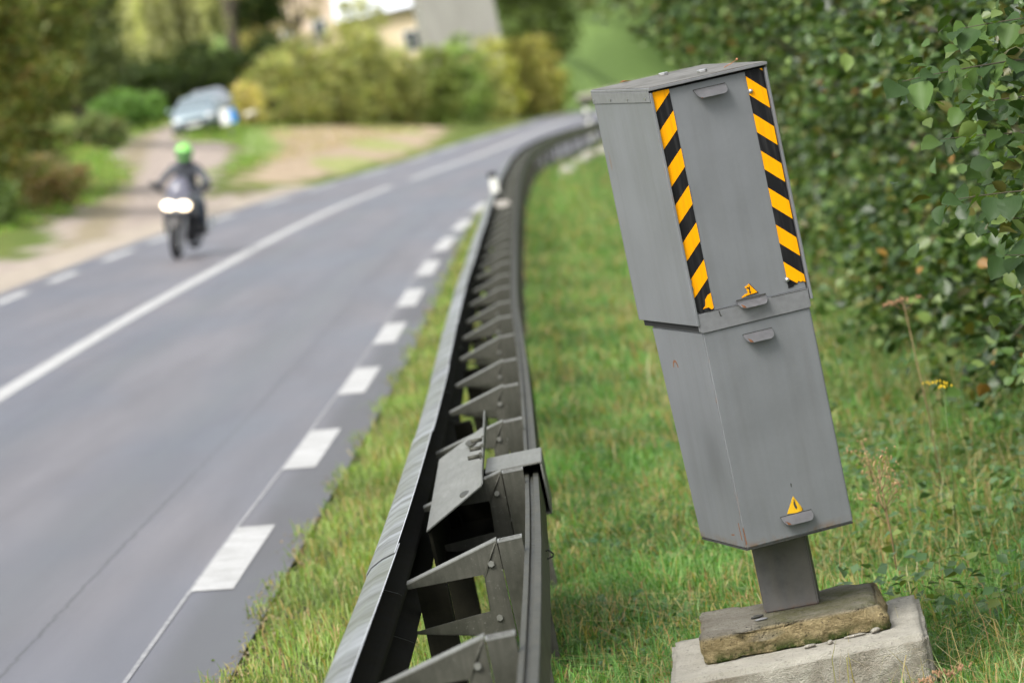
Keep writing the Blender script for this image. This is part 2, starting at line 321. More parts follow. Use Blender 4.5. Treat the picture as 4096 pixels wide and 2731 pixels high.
def inside(P, poly_):
    x, y = P[:, 0], P[:, 1]; r = np.zeros(len(P), bool); n = len(poly_)
    for i in range(n):
        x0, y0 = poly_[i]; x1, y1 = poly_[(i+1) % n]
        if y0 == y1: continue
        c = ((y0 > y) != (y1 > y)) & (x < (x1-x0)*(y-y0)/(y1-y0)+x0); r ^= c
    return r
def patch(U_, V_):
    """0 grass, 1 dirt, 2 dry, 3 light green with jittered borders"""
    P = np.c_[U_.ravel(), V_.ravel()]; J = P + np.c_[.25*np.sin(P[:, 1]*1.3)+.15*np.sin(P[:, 1]*3.1+P[:, 0]), 1.4*np.sin(P[:, 0]*2.1)+.8*np.sin(P[:, 0]*5.3)]
    k = np.zeros(len(P), int); k[inside(J, LIGHTG)] = 3; k[inside(J, DRY)] = 2; k[inside(J, DIRT)] = 1; return k.reshape(U_.shape)
us = np.unique(np.concatenate([np.arange(-500, -60, 20), np.arange(-60, -24, 2), np.arange(-24, 9, .3), np.arange(9, 40, 1.5), np.arange(40, 500, 20)]).round(3))
vs_ = np.unique(np.concatenate([np.arange(-60, 4, 4), np.arange(4, 40, .5), np.arange(40, 280, 1.2), np.arange(280, 600, 8), np.arange(600, 1400, 40), np.arange(1400, 3000, 150)]).round(3))
UU, VV = np.meshgrid(us, vs_); HH = g(UU, VV)
Vt = Wn(np.c_[UU.ravel(), VV.ravel(), HH.ravel()])
nu, nv = len(us), len(vs_); ii = (np.arange(nv-1)[:, None]*nu + np.arange(nu-1)[None, :]).ravel()
Ft = np.c_[ii, ii+1, ii+nu+1, ii+nu]
k = patch(UU, VV).ravel(); cl = np.zeros((len(k), 3)); vvr = VV.ravel()
nz_ = (np.sin(UU.ravel()*1.7+np.sin(VV.ravel()*.31))*.5+.5)[:, None]
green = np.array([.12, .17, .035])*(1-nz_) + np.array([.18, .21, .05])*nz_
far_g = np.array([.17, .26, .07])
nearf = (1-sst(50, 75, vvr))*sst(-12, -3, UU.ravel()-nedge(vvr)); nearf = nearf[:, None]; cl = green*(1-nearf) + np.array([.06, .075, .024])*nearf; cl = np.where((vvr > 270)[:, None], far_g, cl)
cl[k == 1] = (.44, .37, .33); cl[k == 2] = (.46, .36, .26); m4 = (k == 2) & (np.sin(UU.ravel()*1.3+1)+np.sin(VV.ravel()*.21+UU.ravel()*.5) > .7); cl[m4] = (.36, .38, .15); cl[k == 3] = (.22, .30, .10)
m2 = (k == 1) & (np.sin(UU.ravel()*1.9+VV.ravel()*.12) > .75); cl[m2] = (.34, .29, .2)
eR = fedge(VV.ravel()) - UU.ravel(); m3 = (eR > -.5) & (eR < 1.0) & (vvr < 118) & (vvr > 20); cl[m3] = (.46, .40, .34)
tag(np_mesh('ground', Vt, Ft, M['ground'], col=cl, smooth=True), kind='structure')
# road sheet
vr = np.unique(np.concatenate([np.arange(-50, 200, 1.0), np.arange(200, 420, 4.)])); wf = np.array([0, .05, .12, .25, .5, .75, .95, 1])
A = nedge(vr); B = fedge(vr); V = []; UVs = []
for s_ in wf:
    u_ = A + (B-A)*s_; V.append(np.c_[u_, vr, np.zeros_like(vr)]); UVs.append(np.c_[nline(vr) - u_, vr])
V = np.concatenate(V); UVs = np.concatenate(UVs); n = len(vr)
F = np.concatenate([np.c_[np.arange(n-1)+j*n, np.arange(n-1)+1+j*n, np.arange(n-1)+1+(j+1)*n, np.arange(n-1)+(j+1)*n] for j in range(len(wf)-1)])
tag(np_mesh('road', Wn(V), F, M['asphalt'], uv=UVs), kind='structure')
def strip(fu, v0, v1, half, h_, name, mat, skew=0, n_=None, **kw):
    n_ = n_ or max(2, int((v1-v0)/1.0)+1); vv = np.linspace(v0, v1, n_); P = []
    for s_ in (-1, 1): P.append(np.c_[fu(vv)+s_*half, vv+s_*skew, np.full(n_, h_)])
    V = Wn(np.concatenate(P)); F = np.c_[np.arange(n_-1), np.arange(n_-1)+1, np.arange(n_-1)+1+n_, np.arange(n_-1)+n_]
    o = np_mesh(name, V, F, mat); tag(o, kind='structure', **kw); return o
for v0 in (14.3-6.5*1, 14.3): pass
dashv = [(20.82, 23.80), (27.30, 30.30), (33.70, 36.75), (40.1, 43.4), (46.6, 50.4), (53.9, 58.2), (61.6, 66.6), (69.4, 74.7), (78.4, 84), (88, 94), (98, 104), (14.3, 17.3), (7.8, 10.8), (1.3, 4.3)]
for a, b in dashv: strip(nline, a, b, .104, .004, 'edge_line_dash', M['paint'], skew=-.02)
strip(lambda v: nline(v)-.107, -10, 110, .011, .0038, 'setting_out_line', M['thin'])
strip(centre, -30, 106.5, .10, .004, 'centre_line', M['paint']); strip(centre, 112.6, 320, .115, .004, 'centre_line', M['paint'])
v0 = 9.5
fd = [(57.2-6.5*i, 60.2-6.5*i) for i in range(1, 9)] + [(57, 60.4), (63.2, 66.6), (70.6, 75), (78, 82.6), (87.5, 93), (99, 105), (110, 117), (124, 132), (140, 149), (156, 167), (176, 189), (198, 212), (224, 240)]
for a, b in fd: strip(fline, a, b, .10, .004, 'far_edge_dash', M['paint'])

# ---------------------------------------------------------------- foliage engines
def rot_rand(n, flat=.6):
    """orthonormal pairs for leaves; flat=1 lies level"""
    nrm = rng.normal(size=(n, 3)); nrm[:, 2] = np.abs(nrm[:, 2]) + flat*2.0; nrm /= np.linalg.norm(nrm, axis=1)[:, None]
    a = rng.normal(size=(n, 3)); a -= (a*nrm).sum(1)[:, None]*nrm; a /= np.linalg.norm(a, axis=1)[:, None]
    return nrm, a, np.cross(nrm, a)
def leaf_arrays(P, size, cols, flat=.6, detail=False, droop=.25):
    n = len(P); nrm, a, b = rot_rand(n, flat); s = (size*rng.uniform(.6, 1.25, n))[:, None]
    P = np.asarray(P)
    if detail:   # cupped, toothed-looking leaf of 8 verts
        L = [(-.5, 0, 0), (-.25, .36, .10), (.12, .42, .12), (.42, .2, .03), (.62, 0, -.12), (.42, -.2, .03), (.12, -.42, .12), (-.25, -.36, .10), (0.05, 0, -.02)]
        V = np.stack([P + a*s*x + b*s*y + nrm*s*z for x, y, z in L], 1).reshape(-1, 3); k = 9
        T = np.array([(8, 0, 1), (8, 1, 2), (8, 2, 3), (8, 3, 4), (8, 4, 5), (8, 5, 6), (8, 6, 7), (8, 7, 0)])
    else:
        L = [(-.5, 0, 0), (0, .4, .10), (.55, 0, -.08), (0, -.4, .10)]
        V = np.stack([P + a*s*x + b*s*y + nrm*s*z for x, y, z in L], 1).reshape(-1, 3); k = 4
        T = np.array([(0, 1, 2), (0, 2, 3)])
    F = (np.arange(n)[:, None, None]*k + T[None]).reshape(-1, 3)
    return V, F, np.repeat(cols, k, 0)
def pick(pal, wts, n, var=.25, clump=None):
    pal = np.array(pal); i = rng.choice(len(pal), n, p=np.array(wts)/sum(wts))
    c = pal[i]*rng.uniform(1-var, 1+var, (n, 1))
    if clump is not None: c = c*clump[:, None]
    return c
def crown_points(blobs, n, shell=.55, clus=.35, per=26):
    """clustered points spread through the outer volume of ellipsoids (world coords)"""
    blobs = np.array(blobs, float); vol = blobs[:, 3]*blobs[:, 4]*blobs[:, 5]; nc = max(1, n//per)
    i = rng.choice(len(blobs), nc, p=vol/vol.sum()); d = rng.normal(size=(nc, 3)); d /= np.linalg.norm(d, axis=1)[:, None]
    r = rng.uniform(shell**3, 1.12, nc)**(1/3.); C = blobs[i, :3] + d*r[:, None]*blobs[i, 3:6]
    j = rng.integers(0, nc, n); sz = clus*rng.uniform(.5, 1.2, nc)[j]
    P = C[j] + rng.normal(size=(n, 3))*sz[:, None]*[.6, .6, .4]
    return P, rng.uniform(.6, 1.4, nc)[j], C
def limbs(mb, base, tips, r0, n=6):
    base = Vector(base); 
    for tp in tips:
        tp = Vector(tp); mid = base.lerp(tp, .5) + Vector((random.uniform(-.12, .12), random.uniform(-.12, .12), .12))*(tp-base).length
        mb.tube([base, mid, tp], [r0, r0*.55, r0*.12], n)
def tree(name, label, cat, u, v, blobs, n, size, pal, wts, trunk_h=1.6, tr=.12, group=None, mat='far_leaf', clus=.35, shell=.5, flat=.3, detail=False, zoff=0, trunks=1, droop=False):
    b = G(u, v); root = empty(name, label, cat, b, 0, group)
    bl = [(x, y, z, rx, ry, rz) for x, y, z, rx, ry, rz in blobs]
    P, cl_, C = crown_points(bl, n, shell, clus)
    mb = MB(); 
    for k_ in range(trunks):
        off = Vector((random.uniform(-.3, .3), random.uniform(-.3, .3), 0))*(trunks > 1)
        top = Vector((bl[0][0]*.6, bl[0][1]*.6, trunk_h)) + off
        mb.tube([off + Vector((0, 0, -.3)), off*.8 + Vector((0, 0, trunk_h*.5)), top], [tr*1.25, tr, tr*.8], 8)
        tips = C[rng.choice(len(C), min(9, len(C)), replace=False)]
        limbs(mb, top - Vector((0, 0, trunk_h*.15)), tips, tr*.6)
    mb.build('trunk', M['bark'], root)
    if droop: P, cl_ = droop(P, cl_)
    cols = pick(pal, wts, len(P), .22, cl_)
    V, F, c_ = leaf_arrays(P, size, cols, flat, detail)
    o = np_mesh('crown', V, F, M[mat], root, col=c_); return root
OLIVE = [(.13, .125, .03), (.085, .11, .025), (.19, .17, .05), (.16, .10, .03)]
SHRUB = [(.20, .20, .065), (.13, .165, .045), (.27, .25, .08), (.22, .15, .06), (.11, .15, .05)]
DARK = [(.035, .06, .018), (.055, .08, .025), (.08, .10, .03)]
def bl(x, y, z, rx, ry=None, rz=None): return (x, y, z, rx, ry or rx, rz or rx)

# ================================================================== THE RADAR CABINET
YAW = R(15.98); BX = Vector((.834, 15.0, CAMZ - 2.454))
cab = empty('speed_camera', 'tall grey steel speed camera cabinet with yellow and black striped edges on a concrete base', 'speed camera', BX, YAW)
b = MB(); b.prism([(0, 0), (.475, 0), (.540, .762), (0, .762)], 0, -.2005, .2005); b.build('lower_cabinet', M['cab'], cab, .005, 3)
b = MB(); b.box((-.199, .004, -.006), (.199, .470, .0005)); b.build('bottom_rim', M['grime'], cab)
# upper shell: sides, back, inner body and lid
b = MB(); b.box((-.205, .016, .765), (.205, .60, 1.600)); b.build('upper_cabinet', M['dark'], cab)
for s_, nm in ((-1, 'side_panel'), (1, 'side_panel')):
    b = MB(); x0, x1 = sorted((s_*.2065, s_*.2155)); b.box((x0, -.010, .787), (x1, .612, 1.598)); b.build(nm, M['cab_up'], cab, .0015, 1)
b = MB(); b.box((-.2155, .6122, .787), (.2155, .618, 1.598)); b.build('rear_panel', M['cab_up'], cab)
b = MB(); b.box((-.2185, -.016, 1.606), (.2185, .625, 1.616)); b.box((-.2186, -.004, 1.567), (-.2157, .625, 1.6058)); b.box((.2157, -.004, 1.567), (.2186, .625, 1.6058)); b.build('lid_rim', M['cab_trim'], cab, .0015, 1)
b = MB(); b.box((-.214, -.012, 1.6162), (.214, .621, 1.6185)); b.build('roof', M['roof_lid'], cab, .001, 1)
b = MB(); b.box((-.2045, .004, .826), (.2025, .014, 1.597)); b.build('door', M['cab_up'], cab, .002, 2)
b = MB(); b.prism([(-.207, .826), (.2035, .826), (.2035, .765), (.197, .759), (-.2, .759), (-.207, .766)], 1, -.006, .0125); b.build('door_bottom_flange', M['cab_trim'], cab, .0015, 2)
# lift lips
def lip(x0, x1, z):
    h = empty  # (kept simple: one folded plate)
    b = MB(); N = 9; o = []
    xs = np.concatenate([x0 + .022*(1-np.cos(np.linspace(0, np.pi/2, 9))), np.linspace(x0+.03, x1-.03, 6), x1 - .022*(1-np.cos(np.linspace(np.pi/2, 0, 9)))]); L_ = x1-x0
    top = []; bot = []
    for x in xs:
        e = min(x-x0, x1-x); q_ = max(0, 1-e/.022); d = .034*(.30 + .70*math.sqrt(max(0, 1-q_*q_)))
        top.append((x, -.001 if z < .78 else .003, z)); bot.append((x, -d, z-.030*d/.034))
    vs = [b.bm.verts.new(p) for p in top+bot]; n_ = len(xs)
    for i in range(n_-1): b.bm.faces.new((vs[i], vs[i+1], vs[n_+i+1], vs[n_+i]))
    bmesh.ops.solidify(b.bm, geom=list(b.bm.faces), thickness=.0028)
    o = b.build('lift_lip', M['handle'], cab); return o
for x0, x1, z in ((-.056, .060, 1.5745), (-.0586, .049, .8415), (-.0586, .0476, .7215), (-.0568, .0565, .0775)):
    lp = lip(x0, x1, z)
    y_ = .004 if z > .8 else -.0
    yf = .0035 if z > 1 else (-.0066 if z > .8 else -.0004)
    b = MB(); b.box((x0-.002, yf-.0012, z-.003), (x1+.001, yf-.0002, z+.0022)); b.build('grime_line', M['grime'], lp)
    b = MB(); b.prism([(x0+.003, z-.012), (x0+.010, z-.026), (x0+.022, z-.0285), (x0+.016, z-.020)], 1, -.0345, -.0335) if z < 1 else b.box((x0+.01, -.035, z-.030), (x0+.016, -.0335, z-.028)); b.build('rust_spot', M['rust'], lp)
# hazard stripes, each band its own piece of sheeting
def clip(poly_, xa, xb, za, zb):
    def cl(ps, f, inter):
        out = []
        for i in range(len(ps)):
            p, q = ps[i], ps[(i+1) % len(ps)]
            if f(p): out.append(p)
            if f(p) != f(q): out.append(inter(p, q))
        return out
    lz = lambda c: (lambda p, q: (p[0]+(q[0]-p[0])*(c-p[1])/(q[1]-p[1]), c))
    poly_ = cl(poly_, lambda p: p[1] >= za, lz(za))
    if len(poly_) > 2: poly_ = cl(poly_, lambda p: p[1] <= zb, lz(zb))
    return poly_
def stripes(xo, xi, z_in0, first_black, zlo, zhi, nm):
    pl = MB(); pl.box((min(xo, xi), .0025, zlo), (max(xo, xi), .0037, zhi)); root = pl.build('stripe_plate', M['black'], cab)
    for k_ in range(-2, 16):
        ztop = z_in0 - .0648*k_; zbot = ztop - .0648; blk = (k_ % 2 == 0) == first_black
        P = clip([(xo, zbot-.0585), (xi, zbot), (xi, ztop), (xo, ztop-.0585)], 0, 0, zlo, zhi)
        if len(P) < 3 or blk: continue
        zm = sum(p[1] for p in P)/len(P)
        if zm < zlo + .045 and nm == 'L':      # torn last piece
            P = [(xi, zlo+.0), (xi, zlo+.052), (xi-.012, zlo+.047), (xi-.024, zlo+.034), (xi-.028, zlo+.014), (xi-.038, zlo+.004), (xi-.018, zlo+.006), (xi-.008, zlo-.004)]
        b = MB(); b.prism(P, 1, .0012, .0024); b.build('yellow_band', M['yellow'], root)
    return root
sL = stripes(-.2048, -.1415, 1.5873, True, .836, 1.5985, 'L'); sR = stripes(.2025, .1385, 1.5814, False, .868, 1.597, 'R')
b = MB(); b.prism([(-.206, .952), (-.200, .944), (-.2035, .93), (-.1995, .915), (-.2035, .9), (-.2062, .89)], 1, .0002, .0008); b.build('torn_patch', M['cab_trim'], sL)
b = MB(); b.prism([(.134, .8655), (.2035, .8655), (.2035, .842), (.195, .849), (.19, .846), (.184, .849), (.180, .8435), (.174, .846), (.166, .840), (.158, .846), (.155, .838), (.136, .838)][0:0] or [(.1375, .8675), (.2027, .8675), (.2027, .846), (.192, .8525), (.186, .850), (.178, .856), (.172, .848), (.160, .8465), (.157, .842), (.1375, .840)], 1, .0016, .0024); b.build('torn_sheeting', M['black'], sR)
b = MB(); b.prism([(.150, .8680), (.2027, .8680), (.2027, .8475), (.192, .8540), (.186, .8515), (.178, .8575), (.172, .8505)], 1, .0006, .0015); b.build('torn_sheeting', M['yellow'], sR)
b = MB(); b.prism([(-.2048, .8358), (-.1415, .8358), (-.1415, .829), (-.152, .8245), (-.162, .829), (-.18, .822), (-.193, .826), (-.2048, .838)], 1, .0016, .0024); b.build('torn_sheeting', M['black'], sL)
for x, z in ((.1445, 1.529), (.1385, .8705)):
    b = MB(); b.lathe([(0, -.0105), (.0045, -.0098), (.0078, -.0065), (.0088, 0), (.0088, .002)], (x, .0015, z), 'y', 14)
    b.bm.transform(Matrix.Translation((0, 0, 0))); b.build('bolt', M['chrome'], cab)
for y in (.6073, .4179, .2306, .0364):
    b = MB(); b.box((-.2215, y-.0045, 1.580), (-.2187, y+.0035, 1.583)); b.box((-.2212, y+.001, 1.576), (-.2187, y+.0045, 1.5805)); b.build('rivet', M['chrome'], cab)
    b = MB(); b.box((.2187, y-.004, 1.579), (.2212, y+.004, 1.5835)); b.build('rivet', M['chrome'], cab)
for x, y, rz in ((.018, .50, .3), (.045, .165, -.25), (-.06, .60, .4)):
    if x < -.05: continue
    b = MB(); b.prism([(.019*math.cos(a), .019*math.sin(a)) for a in [math.pi/3*i+rz for i in range(6)]], 2, 1.6187, 1.6285); b.bm.transform(Matrix.Translation((x, y, 0))); b.build('roof_bolt', M['chrome'], cab, .0015, 1)
# warning stickers
def A1(X, Z):   # sticker drawing to cabinet coordinates
    return ((X-505)*.1771e-3 + (Z-180)*-.0407e-3*0 + .0006, .8878 - (Z-180)*.00019 - (X-505)*-.0000)
def ST(x, z): return (x, z)
yel = [(.0006, .8878), (.0264, .8510), (-.010, .8505), (-.0345, .8455), (-.0335, .849), (-.021, .8555), (-.0115, .8575), (-.009, .861), (-.0125, .868), (-.0105, .873), (-.0165, .8765), (-.0165, .881), (-.010, .8815)]
b = MB(); b.prism(yel, 1, .0018, .0034); wsg = b.build('warning_sticker', M['yellow'], cab)
b = MB(); b.prism([(.0006, .8888), (.0008, .8858), (.0243, .8525), (.0276, .8505)], 1, .0009, .0017); b.prism([(.0276, .8505), (.0236, .8526), (-.018, .8500), (-.018, .8478)], 1, .0008, .0016); b.build('sticker_border', M['black'], wsg)
b = MB(); b.prism([(-.0105, .8790), (-.0040, .8745), (-.0005, .8800), (.0006, .8790), (-.0012, .8600), (.0022, .8605), (-.0022, .8520), (-.0062, .8600), (-.0034, .8602), (-.0040, .8690), (-.0105, .8735)], 1, .0010, .0017); b.build('lightning_bolt', M['black'], wsg)
b = MB(); b.prism([(.0019, .139), (.0290, .0855), (.022, .0815), (.0, .0800), (-.0317, .0835)], 1, -.0016, -.0003); ws2 = b.build('warning_sticker', M['yellow_old'], cab)
ws2['label'] = 'faded stained yellow triangle'
b = MB(); b.prism([(.0012, .128), (.0026, .128), (.0050, .108), (.0085, .098), (.004, .092), (-.001, .101), (-.002, .112)], 1, -.0024, -.0017); b.build('worn_bolt_mark', M['grime'], ws2)
# scratches and rust scars
for P, y0, mt in (([(.002, .185), (.006, .182), (.004, .170), (.001, .172)], -.0006, 'grime'), ([(-.13, .822), (-.126, .822), (-.1245, .806), (-.120, .8055), (-.120, .803), (-.1275, .8035)], -.0068, 'grime'),
                  ([(-.2, .075), (-.197, .075), (-.1955, .02), (-.199, .012)], -.0006, 'rust'), ([(-.176, .8285), (-.05, .8255), (-.05, .8245), (-.176, .8265)], -.0068, 'grime'), ([(.065, .8265), (.2, .824), (.2, .8225), (.065, .8245)], -.0068, 'grime')):
    b = MB(); b.prism(P, 1, y0, y0+.0005); b.build('stain', M[mt], cab)
def side_mark(P, mt):
    b = MB(); b.prism(P, 0, -.2010, -.2006); b.build('stain', M[mt], cab)
arc = [(.36+.028*math.cos(a), .62+.03*math.sin(a)) for a in np.linspace(.1, 3.0, 10)] + [(.36+.020*math.cos(a), .62+.022*math.sin(a)) for a in np.linspace(3.0, .1, 10)]
side_mark(arc, 'rust'); side_mark([(.03, .09), (.036, .09), (.034, .03), (.026, .028)], 'rust'); side_mark([(.10, .045), (.13, .042), (.13, .038), (.10, .04)], 'rust')
# post (its top hidden inside the cabinet)
PZ = .3661 - BX.z
b = MB(); b.box((-.097, -.05, 0), (.097, .05, .6-.32)); 
pm = Matrix.Translation(Vector((.7715, 15.245, .3655)) - BX)
pole = b.build('post', M['pole'], cab, .006, 3)
pole.matrix_parent_inverse = Matrix.Identity(4)
pole.matrix_local = Matrix.Rotation(-YAW, 4, 'Z') @ Matrix.Translation(Vector((.7715, 15.240, .3655)) - BX) @ Matrix.Rotation(R(-8.5), 4, 'Z')
# ---------------------------------------------------------------- concrete base
from mathutils import noise as mnoise
def rough_block(name, x0, x1, y0, y1, z0, z1, mat, parent, cut=26, amp=.008, rnd=.012, seed=0, edge=.0):
    b = MB(); b.box((x0, y0, z0), (x1, y1, z1)); bmesh.ops.recalc_face_normals(b.bm, faces=b.bm.faces)
    bmesh.ops.bevel(b.bm, geom=list(b.bm.edges), offset=rnd, segments=2, affect='EDGES')
    bmesh.ops.subdivide_edges(b.bm, edges=[e for e in b.bm.edges if e.calc_length() > .08], cuts=cut, use_grid_fill=True)
    b.bm.normal_update()
    for v_ in b.bm.verts:
        p = v_.co; n1 = mnoise.noise(Vector((p.x*9+seed, p.y*9, p.z*14))); n2 = mnoise.noise(Vector((p.x*34, p.y*34+seed, p.z*40))); n3 = mnoise.noise(Vector((p.x*5+seed, 3.3, p.z*6)))
        topk = .25 if v_.normal.z > .8 else 1
        v_.co = p + v_.normal*(amp*n1*topk + amp*.45*n2*topk)
        dxe = min(p.x-x0, x1-p.x); dye = min(p.y-y0, y1-p.y); dze = z1-p.z
        e_ = max(0, 1-(min(dxe, dye)+dze)/.05); v_.co -= v_.normal*e_*edge*max(0, n3+.25)*2
    for f in b.bm.faces: f.smooth = True
    return b.build(name, mat, parent)
base = empty('concrete_footing', 'two-tier concrete footing, mossy slab on pale block, under the grey speed camera', 'footing', (.76, 15.2, .0))
bz = Matrix.Translation((.76, 15.2, 0)) @ Matrix.Rotation(R(-4.0), 4, 'Z'); base.matrix_world = bz
rough_block('lower_block', -.448, .448, -.40, .36, -.12, .266, M['conc'], base, 34, .007, .016, 2.2, .010)
up = rough_block('upper_slab', -.322, .322, -.205, .275, .2655, .366, M['moss'], base, 34, .013, .006, 7.7, .03)
def chip(x, y, z, sx, sy, sz, mat, label, cat, rz=0, nm='stone_chip'):
    b = MB(); b.ball((0, 0, 0), (sx, sy, sz), 9, 6)
    for v_ in b.bm.verts: v_.co *= 1 + .35*mnoise.noise(v_.co*60 + Vector((x*50, y*9, 0)))
    o = b.build(nm, mat); o.location = bz @ Vector((x, y, z)); o.rotation_euler = (0, 0, rz); tag(o, label, cat); return o
chip(.045, -.262, .274, .026, .013, .007, M['conc'], 'pale flat stone chip on the lower block, left of three beside the slab', 'stone chip', .3)
chip(.115, -.268, .275, .014, .010, .008, M['conc'], 'smallest pale stone chip on the lower block in front of the slab', 'stone chip', 1)
chip(.205, -.222, .272, .042, .010, .005, M['conc'], 'long thin sliver of stone lying against the mossy slab', 'stone chip', .15)
chip(.275, -.22, .276, .021, .015, .009, M['conc'], 'lumpy stone chip at the right corner of the mossy slab', 'stone chip', .4)
chip(-.118, -.045, .371, .026, .011, .006, M['grime'], 'black curled scrap lying on the mossy slab, the farther of two', 'debris', .25, 'black_scrap')
chip(-.105, -.105, .370, .026, .012, .004, M['cab_trim'], 'dark grey flake lying on the mossy slab, the nearer of two', 'debris', -.05, 'grey_flake')
def dead_leaf(loc, size, label, rz=0):
    b = MB(); L = [(-.5, 0, 0), (-.1, .28, .12), (.5, 0, .05), (-.1, -.28, .12)]; vs = [b.bm.verts.new(Vector(p)*size) for p in L]; b.bm.faces.new(vs[:3]); b.bm.faces.new((vs[0], vs[2], vs[3]))
    bmesh.ops.solidify(b.bm, geom=list(b.bm.faces), thickness=.0012)
    o = b.build('dead_leaf', M['dead']); o.location = loc; o.rotation_euler = (.1, .1, rz); tag(o, label, 'leaf'); return o
M['dead'] = plain('dead_leaf', (.33, .15, .07), .7, 0, .3, 60)
Mc = Matrix.Translation(BX) @ Matrix.Rotation(YAW, 4, 'Z')
dead_leaf(Mc @ Vector((-.105, .56, 1.6215)), .05, 'small brown dead leaf at the far left of the camera roof', .4)
tw = MB(); tw.tube([(0, 0, .004), (.04, .006, .010), (.075, .012, .018)], [.0016, .0016, .0012], 6); tw.ball((.078, .012, .019), .0045, 8, 6)
o = tw.build('twig', M['dead']); o.location = Mc @ Vector((.10, .09, 1.6185)); o.rotation_euler = (0, 0, .7); tag(o, 'short dry stalk lying on the roof of the speed camera', 'twig')

# ================================================================== GUARDRAIL
LS = lambda v: float(np.interp(v, [12, 20, 30, 45, 70, 100], [1, .90, .79, .70, .62, .60]))
LIP = poly([(-20, -.80), (0, -.66), (11.45, -.51), (14.6, -.45), (19.8, -.39), (24, -.36), (31, -.33), (38, -.27), (53.5, -.12), (76, .15), (96, .55), (113, 1.3), (133, 2.85), (160, 5.0), (200, 7.6)])
guard = empty('guardrail', 'long weathered steel crash barrier with spacer brackets, curving away along the road verge', 'crash barrier', G(-.3, 12))
gi = guard.matrix_world.inverted() if False else Matrix.Translation(-Vector(guard.location))
def frame(v, a=0, fu=LIP, hw=.75):
    """world point, lateral axis (right), along axis at the rail's lip"""
    p = W(float(fu(v)), v, hw); q = W(float(fu(v+.5)), v+.5, hw); t_ = (q-p).normalized(); r_ = t_.cross(Vector((0, 0, 1))).normalized()
    return p + r_*a, r_, t_
def sweep(prof, v0, v1, name, mats, mi=None, step=1.2, da=0, dz=0, parent=guard, shell=0, sc_=False):
    n_ = max(2, int((v1-v0)/step)+1); rings = []
    for v in np.linspace(v0, v1, n_):
        p, r_, t_ = frame(v); k0 = LS(v) if sc_ else 1; rings.append([gi @ (p + r_*(a+da)*k0 + Vector((0, 0, z+dz))) for a, z in prof])
    b = MB(); k_ = len(prof); rv = [[b.bm.verts.new(p) for p in r_] for r_ in rings]
    for i in range(n_-1):
        for k in range(k_ if not shell else k_-1):
            f = b.bm.faces.new((rv[i][k], rv[i][(k+1) % k_], rv[i+1][(k+1) % k_], rv[i+1][k]))
            if mi: f.material_index = mi[k]
    if not shell:
        for q in (rv[0][::-1], rv[-1]): b.bm.faces.new(q)
    return b.build(name, mats, parent, recalc=not shell)
Wp = [(0, 0), (-.045, -.012), (-.088, -.034), (-.106, -.054), (-.110, -.072), (-.104, -.094), (-.02, -.135), (-.008, -.145), (-.006, -.155), (-.008, -.165), (-.02, -.175), (-.096, -.210), (-.108, -.228), (-.104, -.244), (-.07, -.268), (-.018, -.298), (0, -.31)]
back = [(a+.0035, z) for a, z in Wp[::-1]]
prof = Wp + back; mi = [0]*(len(Wp)-1) + [1] + [2]*(len(back)-1) + [1]
M['galv_edge'] = plain('cut_steel_edge', (.62, .64, .66), .4, .5, .1, 20)
joints = [-6.5, -2.2, 2.1, 6.3, 10.4, 14.6, 19.7, 24.0, 28.4, 32.8, 37.2, 41.6, 46, 50.5, 55, 59.5, 64, 68.5, 73, 77.5, 82, 86.5, 91, 96, 102, 108, 114, 121, 129, 138, 150, 165, 185]
for i in range(len(joints)-1):
    sweep(prof, joints[i]-.02, joints[i+1]+.30, 'beam', [M['galv'], M['galv_edge'], M['galv_back']], mi, da=-.004*(i % 2), dz=.0035*(i % 2))
    if joints[i+1] < 60:
        for dv in (.10, .22):
            for zz in (-.03, -.232):
                v = joints[i+1] + dv; p, r_, t_ = frame(v); c_ = gi @ (p + r_*-.043 + Vector((0, 0, zz))) if zz > -.1 else gi @ (p + r_*-.082 + Vector((0, 0, zz)))
                Mx = Matrix.Translation(c_) @ Matrix((t_, r_, Vector((0, 0, 1)))).transposed().to_4x4() @ (Matrix.Rotation(R(40), 4, 'X') if zz > -.1 else Matrix.Identity(4))
                b = MB(); b.box((-.022, -.011, -.005), (.022, .011, .006), Mx); b.build('splice_bolt', M['rusty'], guard, .003, 1)
rp = [(0, 0), (.016, 0), (.019, -.014), (.032, -.014), (.035, 0), (.056, -.002), (.058, -.012), (.058, -.14), (.042, -.15), (.038, -.14), (.02, -.14), (.016, -.15), (0, -.15)]
posts = [2.3, 4.7, 7.0, 9.4, 11.85, 14.36, 16.82, 19.4, 21.53, 23.51, 25.68]
while posts[-1] < 172: posts.append(posts[-1] + 2.12 + .004*(len(posts)-11))
POSTU = .360     # post's road side face, measured from the lip
for i in range(len(joints)-1): sweep(rp, joints[i], joints[i+1]-.004, 'rear_rail', M['galv_old'], da=POSTU+.083, dz=-.055, sc_=True)
M['rim_edge'] = plain('highlight_rim', (.22, .225, .21), .5, .3, .2, 60)  # paler steel paints the bright highlight on the post tops
